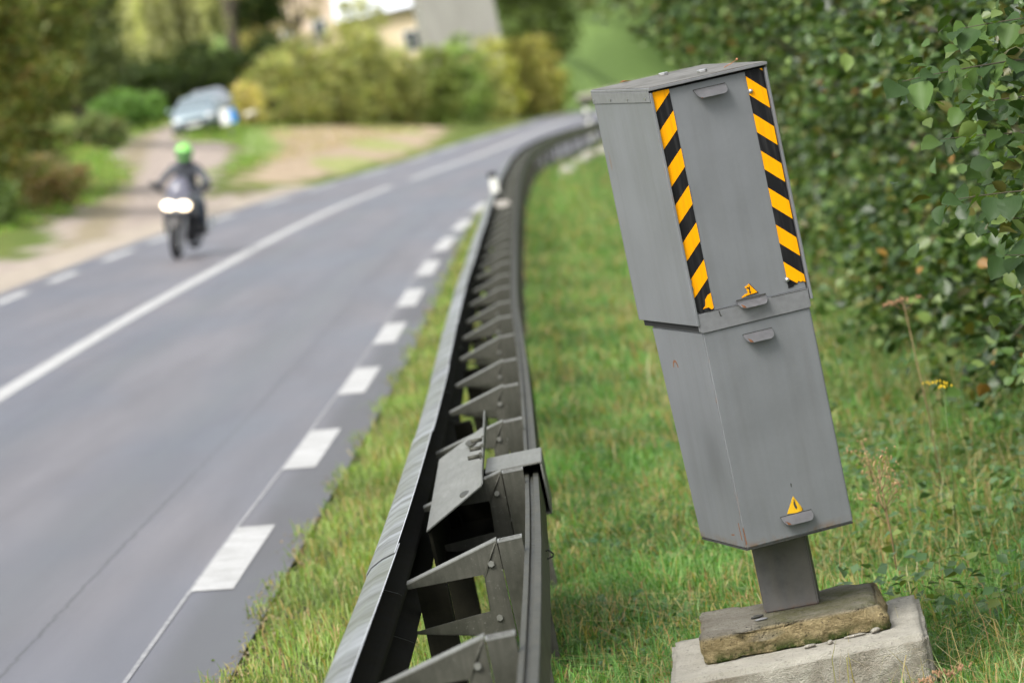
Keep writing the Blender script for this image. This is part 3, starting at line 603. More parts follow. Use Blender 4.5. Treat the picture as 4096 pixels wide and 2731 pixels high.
# one post + one spacer, then copies
b = MB(); wl = .004
for a in ((0, -.03, .08, -.03+wl), (0, .03-wl, .08, .03)): b.box((a[0], a[1], -1.15), (a[2], a[3], 0))
b.box((0, -.03+wl, -1.15), (wl, .03-wl, 0)); b.box((.08-wl, -.03+wl, -1.15), (.08, .03-wl, 0))
b.mi = 1
for a in ((-.001, -.031, .081, -.025), (-.001, .025, .081, .031)): b.box((a[0], a[1], -.004), (a[2], a[3], .002))
b.box((-.001, -.025, -.004), (.005, .025, .002)); b.box((.075, -.025, -.004), (.081, .025, .002))
post0 = b.build('post', [M['galv_old'], M['rim_edge']], guard)
b = MB()
outl = [(-.004, .0), (-.322, -.080), (-.322, -.094), (-.068, -.100), (-.074, -.222), (-.322, -.236), (-.322, -.246), (-.016, -.32), (-.004, -.32)]
b.prism(outl, 1, -.002, .002)
def quadbar(p, q, dy0, dy1, th_):
    p = Vector((p[0], 0, p[1])); q = Vector((q[0], 0, q[1])); n_ = Vector((-(q-p).z, 0, (q-p).x)).normalized()*th_
    vs = [Vector((x.x, y, x.z)) + n_*s_ for x in (p, q) for y in (dy0, dy1) for s_ in (0, 1)]
    b._f(vs, [(0, 1, 3, 2), (4, 6, 7, 5), (0, 4, 5, 1), (2, 3, 7, 6), (0, 2, 6, 4), (1, 5, 7, 3)])
b.mi = 1; quadbar((-.322, -.080), (-.004, .0), -.002, .075, .004); b.mi = 0; quadbar((-.016, -.32), (-.322, -.246), -.002, .05, -.004); quadbar((-.068, -.1), (-.074, -.222), -.002, .03, .003)  # top flange takes the paler steel, its lit look put into the colour
b._f([Vector((-.004, -.0022, 0)), Vector((-.014, -.0022, -.006)), Vector((-.072, -.0022, -.105)), Vector((-.064, -.0022, -.112)), Vector((-.04, -.012, -.055))], [(0, 1, 4), (1, 2, 4), (2, 3, 4), (3, 0, 4)])
brk0 = b.build('spacer', [M['galv_old'], M['galv_plate']], guard)
b = MB(); b.box((-.05, -.05, -1.2), (.05, .05, -.20)); b.box((.0505, -.06, -1.2), (.056, .06, -.22)); sup0 = b.build('support_post', M['galv_back'], guard)
for i, v in enumerate(posts):
    p, r_, t_ = frame(v, POSTU*LS(v)); X = Matrix((r_*(LS(v) if v > 20 else 1), t_, Vector((0, 0, 1)))).transposed().to_4x4()
    dzz = random.uniform(-.006, .012); tl = Matrix.Rotation(random.uniform(-.015, .015), 4, 'Y')
    for j, o0 in enumerate((post0, brk0)):
        o = o0 if i == 0 else o0.copy()
        if i: COL.objects.link(o)
        o.parent = guard; o.matrix_parent_inverse = Matrix.Identity(4); o.matrix_local = gi @ Matrix.Translation(p + Vector((0, 0, dzz))) @ X @ tl
    if i % 2 == 0 or v < 20:
        p, r_, t_ = frame(v+1.0, .055); o = sup0 if i == 0 else sup0.copy()
        if i: COL.objects.link(o)
        o.parent = guard; o.matrix_parent_inverse = Matrix.Identity(4); o.matrix_local = gi @ Matrix.Translation(p) @ X
for v in [q for q in posts if q < 32]:
    p, r_, t_ = frame(v, POSTU*LS(v)); 
    for da, dz in ((-.036, -.075), (-.045, -.255)):
        c_ = gi @ (p + r_*da - t_*.003 + Vector((0, 0, dz))); b = MB(); b.tube([c_, c_ - t_*.012], .011, 6, smooth=False); b.build('bolt', M['galv_plate'], guard)
# steel box spacer between the second and third visible posts
exp = empty('box_spacer', 'heavy steel box with a sloping bolted plate, wedged in the crash barrier', 'barrier spacer', W(-.25, 16.6, .5))
ei = Matrix.Translation(-Vector(exp.location))
def E(a, v, z):       # a from the lip, z below the lip
    p, r_, t_ = frame(v, a); return ei @ (p + Vector((0, 0, z)))
def slab(q4, th_, name, mat, parent=exp, bevel=.002):
    q = [Vector(x) for x in q4]; n_ = (q[1]-q[0]).cross(q[3]-q[0]).normalized()*th_
    b = MB(); b._f(q + [x-n_ for x in q], [(0, 1, 2, 3), (7, 6, 5, 4), (0, 4, 5, 1), (1, 5, 6, 2), (2, 6, 7, 3), (3, 7, 4, 0)]); return b.build(name, mat, parent, bevel, 2)
slab([E(.05, 15.9, -.075), E(.262, 16.45, .0), E(.255, 18.9, .035), E(.05, 18.4, -.03)], .006, 'sloping_plate', M['galv_plate'])
slab([E(.264, 16.42, .006), E(.264, 16.6, .035), E(.258, 19.1, .085), E(.258, 18.9, .036)], .006, 'upright_flange', M['galv_plate'])
for k_, v in enumerate((17.15, 17.55, 17.95)):
    p = E(.25, v, .052); b = MB(); b.tube([p + Vector((-.040, 0, 0)), p + Vector((.006, 0, 0))], .0085, 8); b.tube([p + Vector((.006, 0, 0)), p + Vector((.018, 0, 0))], .014, 6, smooth=False); b.build('bolt', M['galv_old'], exp)
for a, v in ((.20, 16.45), (.20, 18.3)):
    p = E(a, v, -.022 if v < 17 else .02); b = MB(); b.ball(p, (.026, .10, .006), 12, 6); b.build('bolt_head', M['galv_old'], exp)
b = MB(); t_ = .006
for a0, a1, z0, z1 in ((.055, .345, -.275, -.265), (.055, .066, -.265, -.085)):
    q = [E(a, v, z) for v in (15.95, 18.2) for a, z in ((a0, z0), (a1, z0), (a1, z1), (a0, z1))]
    b._f(q, [(0, 1, 2, 3), (7, 6, 5, 4), (0, 4, 5, 1), (1, 5, 6, 2), (2, 6, 7, 3), (3, 7, 4, 0)])
q = [E(a, v, z) for v in (17.9, 17.92) for a, z in ((.067, -.264), (.334, -.264), (.334, -.05), (.067, -.10))]; b._f(q, [(0, 1, 2, 3), (7, 6, 5, 4), (0, 4, 5, 1), (1, 5, 6, 2), (2, 6, 7, 3), (3, 7, 4, 0)])
b.build('box_body', M['galv_back'], exp)  # shade inside the box comes from the near-black steel colour
b = MB(); a0, a1, z0, z1, t_ = .265, .490, -.215, -.012, .008
for (x0, x1, y0, y1) in ((a0, a1, z1-t_, z1), (a1-t_, a1, z0, z1-t_), (a0+.02, a1, z0-t_, z0)):
    q = [E(a, v, z) for v in (17.1, 17.75) for a, z in ((x0, y0), (x1, y0), (x1, y1), (x0, y1))]
    b._f(q, [(0, 1, 2, 3), (7, 6, 5, 4), (0, 4, 5, 1), (1, 5, 6, 2), (2, 6, 7, 3), (3, 7, 4, 0)])
b.build('rear_strap', M['galv_plate'], exp, .003, 2)
q = [E(.28, 17.72, z0), E(a1-.01, 17.72, z0), E(a1-.01, 17.72, z1-.01), E(.28, 17.72, z1-.01)]; slab(q, .004, 'strap_web', M['rusty'])
b = MB(); p0 = E(.47, 14.9, -.13); b.tube([p0, p0 + Vector((.022, 0, .003)), p0 + Vector((.036, 0, -.012)), p0 + Vector((.033, 0, -.022)), p0 + Vector((.012, 0, -.026)), p0 + Vector((-.01, 0, -.03))], .003, 6); b.build('wire_loop', M['dark'], exp)
# reflectors on the rail
M['refl'] = plain('white_reflector', (.78, .78, .72), .35, 0, .06, 20)
def delineator(v, label, dv=0):
    p, r_, t_ = frame(v, -.0); root = empty('delineator', label, 'reflector post', p)
    b = MB(); b.prism([(-.055, -.02), (.055, -.02), (.06, .12), (.045, .19), (0, .22), (-.045, .19), (-.06, .12)], 1, -.02, .02); b.build('body', M['refl'], root, .008, 2)
    b = MB(); b.box((-.064, -.026, .205), (.064, .024, .275)); b.build('cap', M['dark'], root); b = MB(); b.box((-.07, -.03, -.09), (.07, .03, -.022)); b.build('clamp', M['dark'], root)
    return root
delineator(61.5, 'small white reflector with dark ends clipped to the crash barrier before the bend')
p, r_, t_ = frame(54.6, .19); b = MB(); b.box((-.13, -.5, -.01), (.05, .5, .0)); o = b.build('barrier_plate', plain('pale_plate', (.36, .33, .28), .6)); o.matrix_world = Matrix.Translation(p) @ Matrix.Rotation(.15, 4, 'Y'); tag(o, 'pale flat plate across the crash barrier just before the small white reflector', 'plate')

def delin_post(u, v):
    b0 = W(u, v, .2); root = empty('delineator_post', 'white roadside marker post with black band, behind the far bend of the barrier', 'marker post', b0)
    b = MB(); b.prism([(-.07, 0), (.07, 0), (.07, .95), (-.07, 1.05)], 1, -.05, .05); b.build('post', M['refl'], root, .01, 2)
    b = MB(); b.prism([(-.074, .60), (.074, .66), (.074, .86), (-.074, .80)], 1, -.054, .054); b.build('black_band', M['dark'], root)
    b = MB(); b.box((-.05, -.06, .18), (.06, -.051, .32)); b.build('reflector', plain('amber_reflector', (.8, .42, .2), .3), root)
delin_post(3.12, 140)
fb = empty('far_barrier', 'far grey crash barrier with a pale top, partly hidden by the camera cabinet', 'crash barrier', W(5.0, 246, .0))
b = MB(); b.box((0, -.1, .50), (9.0, .1, .90)); b.build('beam', M['galv_old'], fb, .02, 2); b = MB(); b.box((-.05, -.25, .905), (9.0, .2, 1.12)); b.build('top_rail', plain('pale_weathered_top', (.42, .40, .31), .7), fb, .02, 2)
for x in (.3, 2.9, 5.5, 8.1):
    b = MB(); b.box((x-.12, -.12, -.6), (x+.12, .12, .495)); b.build('post', M['galv_back'], fb)
# verge stones by the far barrier foot
b = MB()
for i in range(14):
    v = 96+i*3.3; p = W(float(LIP(v))+.75+random.uniform(0, .3), v, .10); b.ball(p, (random.uniform(.12, .25), random.uniform(.2, .5), random.uniform(.06, .13)), 8, 5)
tag(b.build('verge_stones', M['conc']), 'pale broken stones along the foot of the crash barrier where it bends', kind='stuff')

# ================================================================== HEDGE ON THE RIGHT
HAZ = [(.028, .058, .014), (.062, .115, .026), (.14, .20, .055), (.11, .11, .025), (.24, .13, .03)]  # the palest green paints highlights among the hedge leaves
HW = [.34, .34, .22, .09, .008]
hl = ['dense dark hazel bush nearest the camera, at the right edge of the verge', 'hazel bush beside the speed camera cabinet, first behind the branch with big leaves', 'broad dark green hazel bush, second behind the nearest one in the hedge row',
      'hazel bush with yellowing leaves in the middle of the hedge row', 'dark hedge bush halfway along the verge behind the cabinet', 'tall leafy bush whose crown shows above the cabinet roof',
      'bush leaning over the verge left of the cabinet top', 'last bush of the hedge row, its crown hanging over the verge left of the cabinet']
hs_ = [(4.15, 20.5, 22000, .075, True), (4.15, 25.5, 22000, .078, True), (4.15, 31, 20000, .09, False), (4.35, 37, 18000, .095, False), (4.6, 43.5, 16000, .115, False), (4.75, 50.5, 15000, .12, False), (4.8, 57.5, 12000, .13, False), (5.3, 65, 11000, .14, False)]
for i, (u, v, n, s, dt) in enumerate(hs_):
    bb = [bl(0, 0, 1.0, 1.55, 2.8, 1.25), bl(.1, .5, 2.6, 1.75, 3.0, 1.5), bl(.4, -.6, 4.2, 1.9, 2.8, 1.4), bl(-1.0, .9, .45, .75, 2.2, .6), bl(-.8, -1.5, .6, .8, 1.8, .7)]
    if i >= 5: bb += [bl(-1.35, -.5, 3.5, 1.4, 2.4, 1.3), bl(-.8, .4, 5.2, 1.6, 2.4, 1.3)]
    if i == 7: bb += [bl(-1.8, -.5, 2.6, .7, 1.4, .7)]
    wts = HW if i != 3 and i < 5 else [.25, .32, .28, .13, .012]
    tree('hazel_bush', hl[i], 'bush', u, v, bb, n, s, HAZ, wts, 1.3, .06, 'hedge row along the right side of the verge', 'leaf', .26, .45, .35, dt, trunks=4)
# dark wood behind the hedge
bbw = [bl(random.uniform(-2, 6), y, random.uniform(1.5, 5), 3.0, 5, 2.8) for y in range(-30, 50, 4)]
P, cl_, C = crown_points([(W(10+b_[0], 45+b_[1]).x, 45+b_[1], W(10, 45+b_[1]).z+b_[2], b_[3], b_[4], b_[5]) for b_ in bbw], 30000, .5, .5)
V, F, c_ = leaf_arrays(P, .22, pick(DARK, [.6, .3, .1], len(P), .2, cl_), .3); tag(np_mesh('undergrowth', V, F, M['far_leaf'], col=c_), 'dark tangled undergrowth filling the space behind the hedge', kind='stuff')

# near hazel with big leaves: every leaf its own part
hz = empty('hazel_tree', 'hazel reaching over the right edge of the picture, with large separate grey-green leaves in focus', 'tree', G(3.6, 15.3))
hi_ = Matrix.Translation(-Vector(hz.location))
b = MB(); bt = hi_ @ G(3.6, 15.3)
for dx, dy in ((0, 0), (.2, .3), (-.2, .15)): b.tube([bt + Vector((dx, dy, -.3)), bt + Vector((dx*2, dy*2, 1.4)), bt + Vector((dx*3-.2, dy*3, 3.4))], [.06, .045, .02], 8)
b.build('trunk', M['bark'], hz)
lv = []
def leafmesh(i, big=True):
    rr = random.Random(i); b = bmesh.new(); N = 9; cols_ = []
    out = []
    for k in range(N+1):        # half outline of a toothed, pointed oval
        t = k/N; w_ = .5*math.sin(math.pi*min(1, t**.75))**.8*(1-.25*t) + (.03 if k % 2 else 0); out.append((t-.5, w_*.92 if 0 < k < N else 0))
    mids = [b.verts.new((x, 0, -.05*abs(x)*2 - .10*max(0, x))) for x, _ in out]; cup = rr.uniform(.15, .55)
    for sgn in (1, -1):
        ed = [b.verts.new((x, sgn*y, cup*y*y*2 + rr.uniform(-.03, .03) - .12*max(0, x))) if y > 0 else mids[j] for j, (x, y) in enumerate(out)]
        md = [b.verts.new((x+.02, sgn*y*.5, cup*y*y*.4 - .022*((j % 2)*2-1) - .06*max(0, x))) if y > 0 else mids[j] for j, (x, y) in enumerate(out)]
        for j in range(N):
            for A_, B_ in ((mids, md), (md, ed)):
                q = []
                for p in ((A_[j], A_[j+1], B_[j+1], B_[j]) if sgn > 0 else (B_[j], B_[j+1], A_[j+1], A_[j])):
                    if p not in q: q.append(p)
                if len(q) >= 3:
                    try: f = b.faces.new(q); f.smooth = True
                    except ValueError: pass
    me = bpy.data.meshes.new('leaf'); b.to_mesh(me); b.free(); return me
def lm_(name, c, rough=.5):
    t = NT(name); oi = t.n('ShaderNodeObjectInfo'); oc = t.coord('Object', (1, 14, 1)); f = t.noise(oc, 2.2, 2, .5, .3, .7)
    cc = t.mix(t.math('MULTIPLY', oi.outputs['Random'], .7), c, [x*1.6 for x in c]); cc = t.mix(t.math('MULTIPLY', f, .25), cc, [x*1.7+.01 for x in c]); t.set(cc, rough, 0, .28)
    tr = t.n('ShaderNodeBsdfTranslucent'); t.l(t.mix(1, cc, (1.7, 1.7, .35), 'MULTIPLY'), tr.inputs[0]); mx = t.n('ShaderNodeMixShader'); mx.inputs[0].default_value = .38
    t.l(t.p.outputs[0], mx.inputs[1]); t.l(tr.outputs[0], mx.inputs[2]); t.l(mx.outputs[0], t.out.inputs[0]); return t.m
lmats = [lm_('hazel_leaf', (.036, .070, .022)), lm_('hazel_leaf_pale', (.075, .13, .035)), lm_('hazel_leaf_yellow', (.22, .32, .02))]
lms = []
for i in range(7):
    me = leafmesh(i); me.materials.append(lmats[0 if i < 5 else 1]); lms.append(me)
mey = leafmesh(50); mey.materials.append(lmats[2]); nleaf = 0
def put_leaf(p, d, size, me=None):
    global nleaf
    o = bpy.data.objects.new('leaf', me or lms[int(rng.integers(0, 7))]); COL.objects.link(o); o.parent = hz
    d = Vector(d).normalized(); up_ = Vector((random.gauss(-.25, .5), random.gauss(-.8, .6), 1)).normalized(); y = up_.cross(d).normalized(); z = d.cross(y)
    Mx = Matrix((d, y, z)).transposed().to_4x4(); o.matrix_local = Matrix.Translation(hi_ @ Vector(p) + d*size*.62) @ Mx @ Matrix.Scale(size, 4); nleaf += 1
brs = [((2.9, 15.6, 2.05), (2.2, 15.2, 2.26), (1.40, 15.0, 2.150), 13, .105), ((3.0, 15.3, 2.2), (2.3, 15.1, 2.38), (1.62, 15.1, 2.31), 11, .10), ((2.9, 15.5, 1.9), (2.2, 15.5, 2.1), (1.66, 15.6, 2.04), 10, .095),
       ((2.9, 15.0, 1.5), (2.2, 14.9, 1.80), (1.50, 14.9, 1.735), 12, .10), ((2.9, 15.9, 1.7), (2.2, 15.8, 1.95), (1.62, 16.0, 1.92), 10, .10), ((2.7, 15.0, 1.2), (2.2, 15.1, 1.5), (1.72, 15.2, 1.52), 10, .095),
       ((2.9, 16.4, 1.4), (2.4, 16.3, 1.60), (1.78, 16.3, 1.6), 10, .095), ((2.9, 15.3, 2.4), (2.4, 15.3, 2.55), (1.75, 15.5, 2.47), 10, .10), ((2.6, 16.6, .9), (2.3, 16.5, 1.2), (1.95, 16.4, 1.30), 9, .08), ((3.0, 17.4, 2.0), (2.5, 17.2, 2.3), (1.98, 17.4, 2.2), 12, .09),
       ((3.0, 17.6, 1.3), (2.5, 17.3, 1.5), (2.0, 17.5, 1.45), 11, .085), ((3.0, 17.9, .8), (2.6, 17.8, 1.0), (2.15, 18, .95), 10, .08)]
for P0, P1, P2, nl, sz in brs:
    a, m_, c = W(*P0), W(*P1), W(*P2); pts = [a*(1-t)**2 + m_*2*t*(1-t) + c*t*t for t in np.linspace(0, 1, 14)]
    b = MB(); b.tube([hi_ @ p for p in pts], list(np.linspace(.007, .0012, 14)), 6); b.build('branch', M['twig'], hz)
    for k in range(nl*2):
        t = .52 + .48*(k/(nl*2-1)); p = a*(1-t)**2 + m_*2*t*(1-t) + c*t*t; q = (c - m_).normalized(); side = Vector((0, 0, 1)).cross(q).normalized()*(1 if k % 2 else -1)
        d = q*random.uniform(.2, .9) + side*random.uniform(.3, 1.1) + Vector((0, 0, random.uniform(-1.1, .25)))
        if nleaf < 290: put_leaf(p, d, sz*random.uniform(.6, 1.12))
put_leaf(W(1.72, 14.2, 1.80), (.6, -.2, .5), .11, mey); put_leaf(W(1.70, 14.2, 1.78), (.7, -.3, -.15), .10, mey)

P, cl_, C = crown_points([(*(W(4.0, 15.9, z_)), rx, 1.5, rz) for z_, rx, rz in ((1.3, 1.35, 1.1), (3.0, 1.5, 1.3), (4.3, 1.2, 1.0))], 12000, .5, .26); V, F, c_ = leaf_arrays(P - np.array(hz.location), .085, pick(HAZ, HW, len(P), .25, cl_), .3, True)
tag(np_mesh('crown', V, F, M['leaf'], hz, col=c_), kind='stuff')
n = 3000; t0_ = rng.integers(0, len(brs), n); q_ = rng.uniform(.25, 1.0, n)[:, None]; A0 = np.array([b_[0] for b_ in brs])[t0_]; A1_ = np.array([b_[1] for b_ in brs])[t0_]; A2_ = np.array([b_[2] for b_ in brs])[t0_]
Pq = A0*(1-q_)**2 + A1_*2*q_*(1-q_) + A2_*q_*q_ + rng.normal(size=(n, 3))*[.10, .35, .12] + [.16, .5, -.05]
V, F, c_ = leaf_arrays(Wn(Pq) - np.array(hz.location), .062, pick(HAZ[:4], [.3, .35, .25, .1], n, .3), .2, True)
tag(np_mesh('foliage', V, F, M['leaf'], hz, col=c_), kind='stuff')
# ================================================================== FAR LEFT: trees, shrubs, buildings
TG = 'trees beyond the far side of the road'; SG = 'shrubs in the row on the bank'
tree('broad_tree', 'large olive green tree filling the top left corner above the lay-by', 'tree', -10.9, 93, [bl(-.5, 0, 3.6, 2.0, 2.4, 2.1), bl(.5, 1, 2.6, 1.35, 1.5, 1.4), bl(-.6, -1, 1.8, 1.5, 1.6, 1.2), bl(0, 0, 5.5, 2.0, 2, 1.6), bl(.6, 0, 4.2, 1.3, 1.6, 1.2), bl(.2, .3, 1.1, 1.2, 1.2, .9), bl(.3, .3, .6, .8, 1.0, .6)], 24000, .16, [(.21, .22, .06), (.14, .19, .05), (.30, .28, .09), (.28, .19, .06)], [.35, .35, .2, .10], 2.0, .16, TG, clus=.42)
tree('broad_tree', 'olive tree behind the big left one, at the grassy edge of the lay-by', 'tree', -10.9, 106, [bl(.0, 0, 3.1, 1.6, 2, 1.6), bl(.5, 1, 4.5, 1.5, 2, 1.4), bl(-1, 1, 2, 1.4, 1.4, 1.2), bl(-.1, 0, 1.2, .9, 1.2, .9), bl(0, 0, .5, .6, .8, .5)], 15000, .17, [(.20, .22, .07), (.15, .2, .06), (.28, .28, .10), (.25, .19, .07)], [.3, .4, .2, .1], 2.0, .15, TG, clus=.42)
tree('low_bush', 'low brownish bush at the foot of the left-hand trees', 'bush', -10.6, 98, [bl(0, 0, .45, 1.0, 1.3, .65), bl(1.0, .5, .3, .6, .8, .45)], 5000, .11, [(.30, .22, .12), (.15, .18, .06), (.38, .25, .16)], [.4, .35, .25], .4, .04, clus=.25)
tree('low_bush', 'low green bush at the left edge of the picture above the grass', 'bush', -10.6, 89, [bl(0, 0, .45, .9, 1.3, .6)], 5000, .11, [(.12, .18, .06), (.18, .24, .09)], [.6, .4], .3, .03, clus=.25)
tree('low_bush', 'low grey-green bush hiding the foot of the second left-hand tree', 'bush', -10.5, 103, [bl(0, 0, .45, .75, 1.1, .55), bl(.5, .5, .3, .4, .7, .35)], 4000, .11, [(.22, .2, .11), (.14, .18, .07), (.3, .22, .14)], [.4, .35, .25], .4, .04, clus=.25)
tree('low_bush', 'grey-green bush at the foot of the tall dusky tree, left of the track', 'bush', -12.6, 141, [bl(0, 0, .45, .75, 1.1, .55), bl(.6, .5, .3, .45, .7, .35)], 4500, .14, [(.17, .22, .09), (.12, .17, .06), (.24, .22, .12)], [.4, .35, .25], .4, .04, clus=.28)
tree('dark_tree', 'tall dusky green tree behind the olive tree on the left', 'tree', -13.4, 146, [bl(0, 0, 4.3, 1.9, 2.4, 3.0), bl(.8, .5, 6.2, 1.7, 2, 2), bl(-1, 0, 6, 2, 2, 2.3)], 15000, .22, [(.14, .17, .08), (.10, .135, .06), (.20, .23, .11)], [.4, .35, .25], 2.5, .2, TG, clus=.5)
tree('low_bush', 'bright green bush beside the track left of the parked cars', 'bush', -14.2, 170, [bl(0, 0, .7, 1.1, 1.4, .75), bl(1.0, .3, .5, .8, 1, .6)], 7000, .14, [(.13, .24, .06), (.19, .32, .09)], [.5, .5], .4, .05, clus=.3)
tree('dark_thicket', 'dark green thicket behind the left parked car', 'bush', -14.9, 190, [bl(0, 0, 1.2, 2.0, 2, 1.4), bl(2.4, 2, 1.3, 1.9, 2, 1.4), bl(-2, 1, 1.8, 2, 2, 1.7)], 13000, .2, DARK, [.45, .4, .15], .8, .1, clus=.4)
tree('dark_thicket', 'dark green thicket under the weeping willow', 'bush', -11.9, 204, [bl(0, 0, 1.4, 2.0, 2, 1.5), bl(2.2, 2, 1.6, 1.6, 2, 1.7)], 10000, .2, DARK, [.45, .4, .15], .8, .1, clus=.4)
tree('dark_tree', 'dark tree closing the gap above the thicket, behind the willow', 'tree', -15.5, 215, [bl(0, 0, 4.5, 3.0, 3, 3.0), bl(4.4, 2, 5.2, 2.6, 3, 2.4), bl(2, 0, 8, 3, 3, 3)], 15000, .28, DARK, [.5, .35, .15], 3, .3, TG, clus=.6)
def droop(P, c_):
    k = rng.integers(0, 110, len(P)); A_ = P[rng.integers(0, len(P), 110)]; 
    t = rng.uniform(0, 1, len(P)); L = rng.uniform(2.0, 4.4, 110)[k]
    Q = A_[k].copy(); Q[:, 2] += .6 - t*L; Q[:, :2] += rng.normal(size=(len(P), 2))*.10*(1+t[:, None]); return Q, rng.uniform(.55, 1.25, 110)[k]
tree('weeping_willow', 'weeping willow with long pale yellow-green hanging strands above the parked cars', 'tree', -14.1, 197, [bl(0, 0, 5.8, 2.7, 2, 1.5), bl(1.2, 0, 6.5, 1.9, 1.6, 1.3)], 38000, .15, [(.50, .50, .27), (.42, .44, .22), (.58, .56, .32)], [.4, .35, .25], 4.5, .35, TG, clus=.5, flat=-.2, droop=droop)
b = MB(); p = G(-11.25, 205); b.tube([(0, 0, -.5), (.05, 0, 3), (.2, 0, 8)], [.36, .32, .28], 10); b.tube([(.1, 0, 4), (1.0, .2, 6.8)], [.18, .1], 8); b.tube([(.1, 0, 4.4), (-.7, .2, 7.4)], [.16, .1], 8)
o = b.build('trunk', M['bark']); o.location = p; o.name = 'bare_trunk'; tag(o, 'thick dark bare trunk right of the weeping willow', 'tree trunk')
tree('thin_tree', 'sparse pale brownish tree in front of the cream house wall', 'tree', -9.3, 232, [bl(0, 0, 5.6, 1.8, 1.5, 2.6), bl(-1.6, 0, 6.5, 1.2, 1.5, 2.2)], 1700, .2, [(.42, .35, .22), (.36, .31, .18)], [.5, .5], 5.0, .16, TG, clus=.5)
tree('thin_tree', 'sparse yellowish tree beside the left end of the cream house', 'tree', -11.6, 236, [bl(0, 0, 5.5, 1.5, 1.5, 3)], 3200, .2, [(.45, .40, .2), (.45, .36, .14), (.3, .29, .13)], [.4, .3, .3], 5.0, .15, TG, clus=.5)
tree('thin_tree', 'sparse greenish tree in front of the pale roof', 'tree', -5.9, 236, [bl(0, 0, 4.6, 1.3, 1.5, 1.9), bl(-1.2, 0, 4, 1, 1, 1.5)], 3600, .18, [(.38, .40, .17), (.46, .44, .2)], [.5, .5], 3.0, .12, TG, clus=.45)
# shrub row: x offset, distance, radius, height, palette index, label
YEL = [(.55, .50, .18), (.62, .48, .24), (.40, .42, .14)]; YG = [(.44, .45, .13), (.52, .46, .12), (.32, .38, .11)]; LG_ = [(.27, .37, .12), (.36, .44, .17), (.22, .30, .11)]
SHRUB = [(.42, .41, .18), (.30, .35, .13), (.52, .48, .22), (.42, .32, .17), (.25, .32, .13)]; DARK = [(.055, .09, .03), (.085, .13, .04), (.12, .15, .05)]  # far leaf colours lightened to stand in for distance haze
GOLD = [(.46, .44, .16), (.52, .40, .15), (.34, .40, .14)]
rows = [(-10.2, 188, 0.62, 1.9, YEL, 'yellow shrub right beside the parked cars'), (-9.3, 192, 1.242, 3.2, SHRUB, 'olive shrub next to the yellow one on the bank'),
        (-8.2, 197, 1.296, 3.9, SHRUB, 'tall olive shrub under the cream house, left part of the shrub row'), (-6.9, 201, 1.404, 3.6, SHRUB, 'spreading olive shrub below the thin trees'),
        (-5.6, 207, 1.404, 4.4, SHRUB, 'tallest olive shrub, below the pale roof'), (-4.2, 210, 1.35, 3.75, SHRUB, 'rounded olive shrub below the cream wing of the house'), (-2.6, 214, 1.404, 3.65, [(.18, .24, .07), (.25, .30, .09), (.33, .33, .12)], 'darker green shrub below the right end of the cream house'),
        (-1.2, 225, 1.458, 4.35, LG_, 'fresh light green shrub at the corner of the grey barn'), (-0.2, 236, 1.296, 3.25, SHRUB, 'low olive shrub leaning towards the bend'), (0.4, 246, 1.62, 4.55, YG, 'yellow-green shrub below the grey barn'),
        (1.9, 258, 1.62, 4.45, GOLD, 'golden shrub right of the grey barn'), (3.3, 270, 1.512, 4.65, GOLD, 'yellow and green shrub at the right end of the row'), (4.4, 280, 1.2, 2.4, LG_, 'last green shrub of the row, by the road bend'), (2.3, 262, 1, 1, DARK, 'low dark shrub at the foot of the golden ones')]
for u, v, r_, h_, pal, lab in rows:
    tree('shrub', lab, 'shrub', u, v, [bl(0, 0, h_*.32, r_, r_, h_*.40), bl(r_*.2, .2, h_*.66, r_*.72, r_*.8, h_*.36), bl(-r_*.5, 0, h_*.5, r_*.6, r_*.6, h_*.30)], int(4200*r_*h_/2.6), .17, pal, [.4, .35, .25] if len(pal) == 3 else [.35, .3, .2, .05, .1], h_*.5, .05, SG, clus=.34, trunks=3)
tree('dark_tree', 'dark green tree right of the grey barn', 'tree', 4.0, 292, [bl(0, 0, 4.6, 2.7, 3, 3.0), bl(-.6, 0, 8, 2.6, 3, 2.6)], 12000, .3, [(.12, .16, .05), (.16, .2, .07), (.09, .12, .04)], [.4, .3, .3], 3, .25, TG, clus=.6)
tree('dark_tree', 'mid green tree above the golden shrub, near the hillside meadow', 'tree', 5.2, 318, [bl(0, 0, 7.5, 2.7, 3, 3.0), bl(1, 0, 10, 3, 3, 2.4)], 9000, .34, [(.2, .26, .09), (.16, .21, .07), (.25, .28, .1)], [.4, .3, .3], 3, .3, TG, clus=.7)
# far wood behind everything
bw = []
for i in range(70):
    u = random.uniform(-60, 70); v = random.uniform(330, 470); p = G(u, v); bw.append((p.x, p.y, p.z + random.uniform(2, 9), 5.5, 5.5, 5.0))
P, cl_, C = crown_points(bw, 60000, .6, 1.1); V, F, c_ = leaf_arrays(P, .75, pick([(.11, .14, .05), (.15, .18, .07), (.2, .21, .09)], [.4, .35, .25], len(P), .2, cl_), .3)
tag(np_mesh('far_wood', V, F, M['far_leaf'], col=c_), 'mixed green wood covering the hillside behind the houses', kind='stuff')
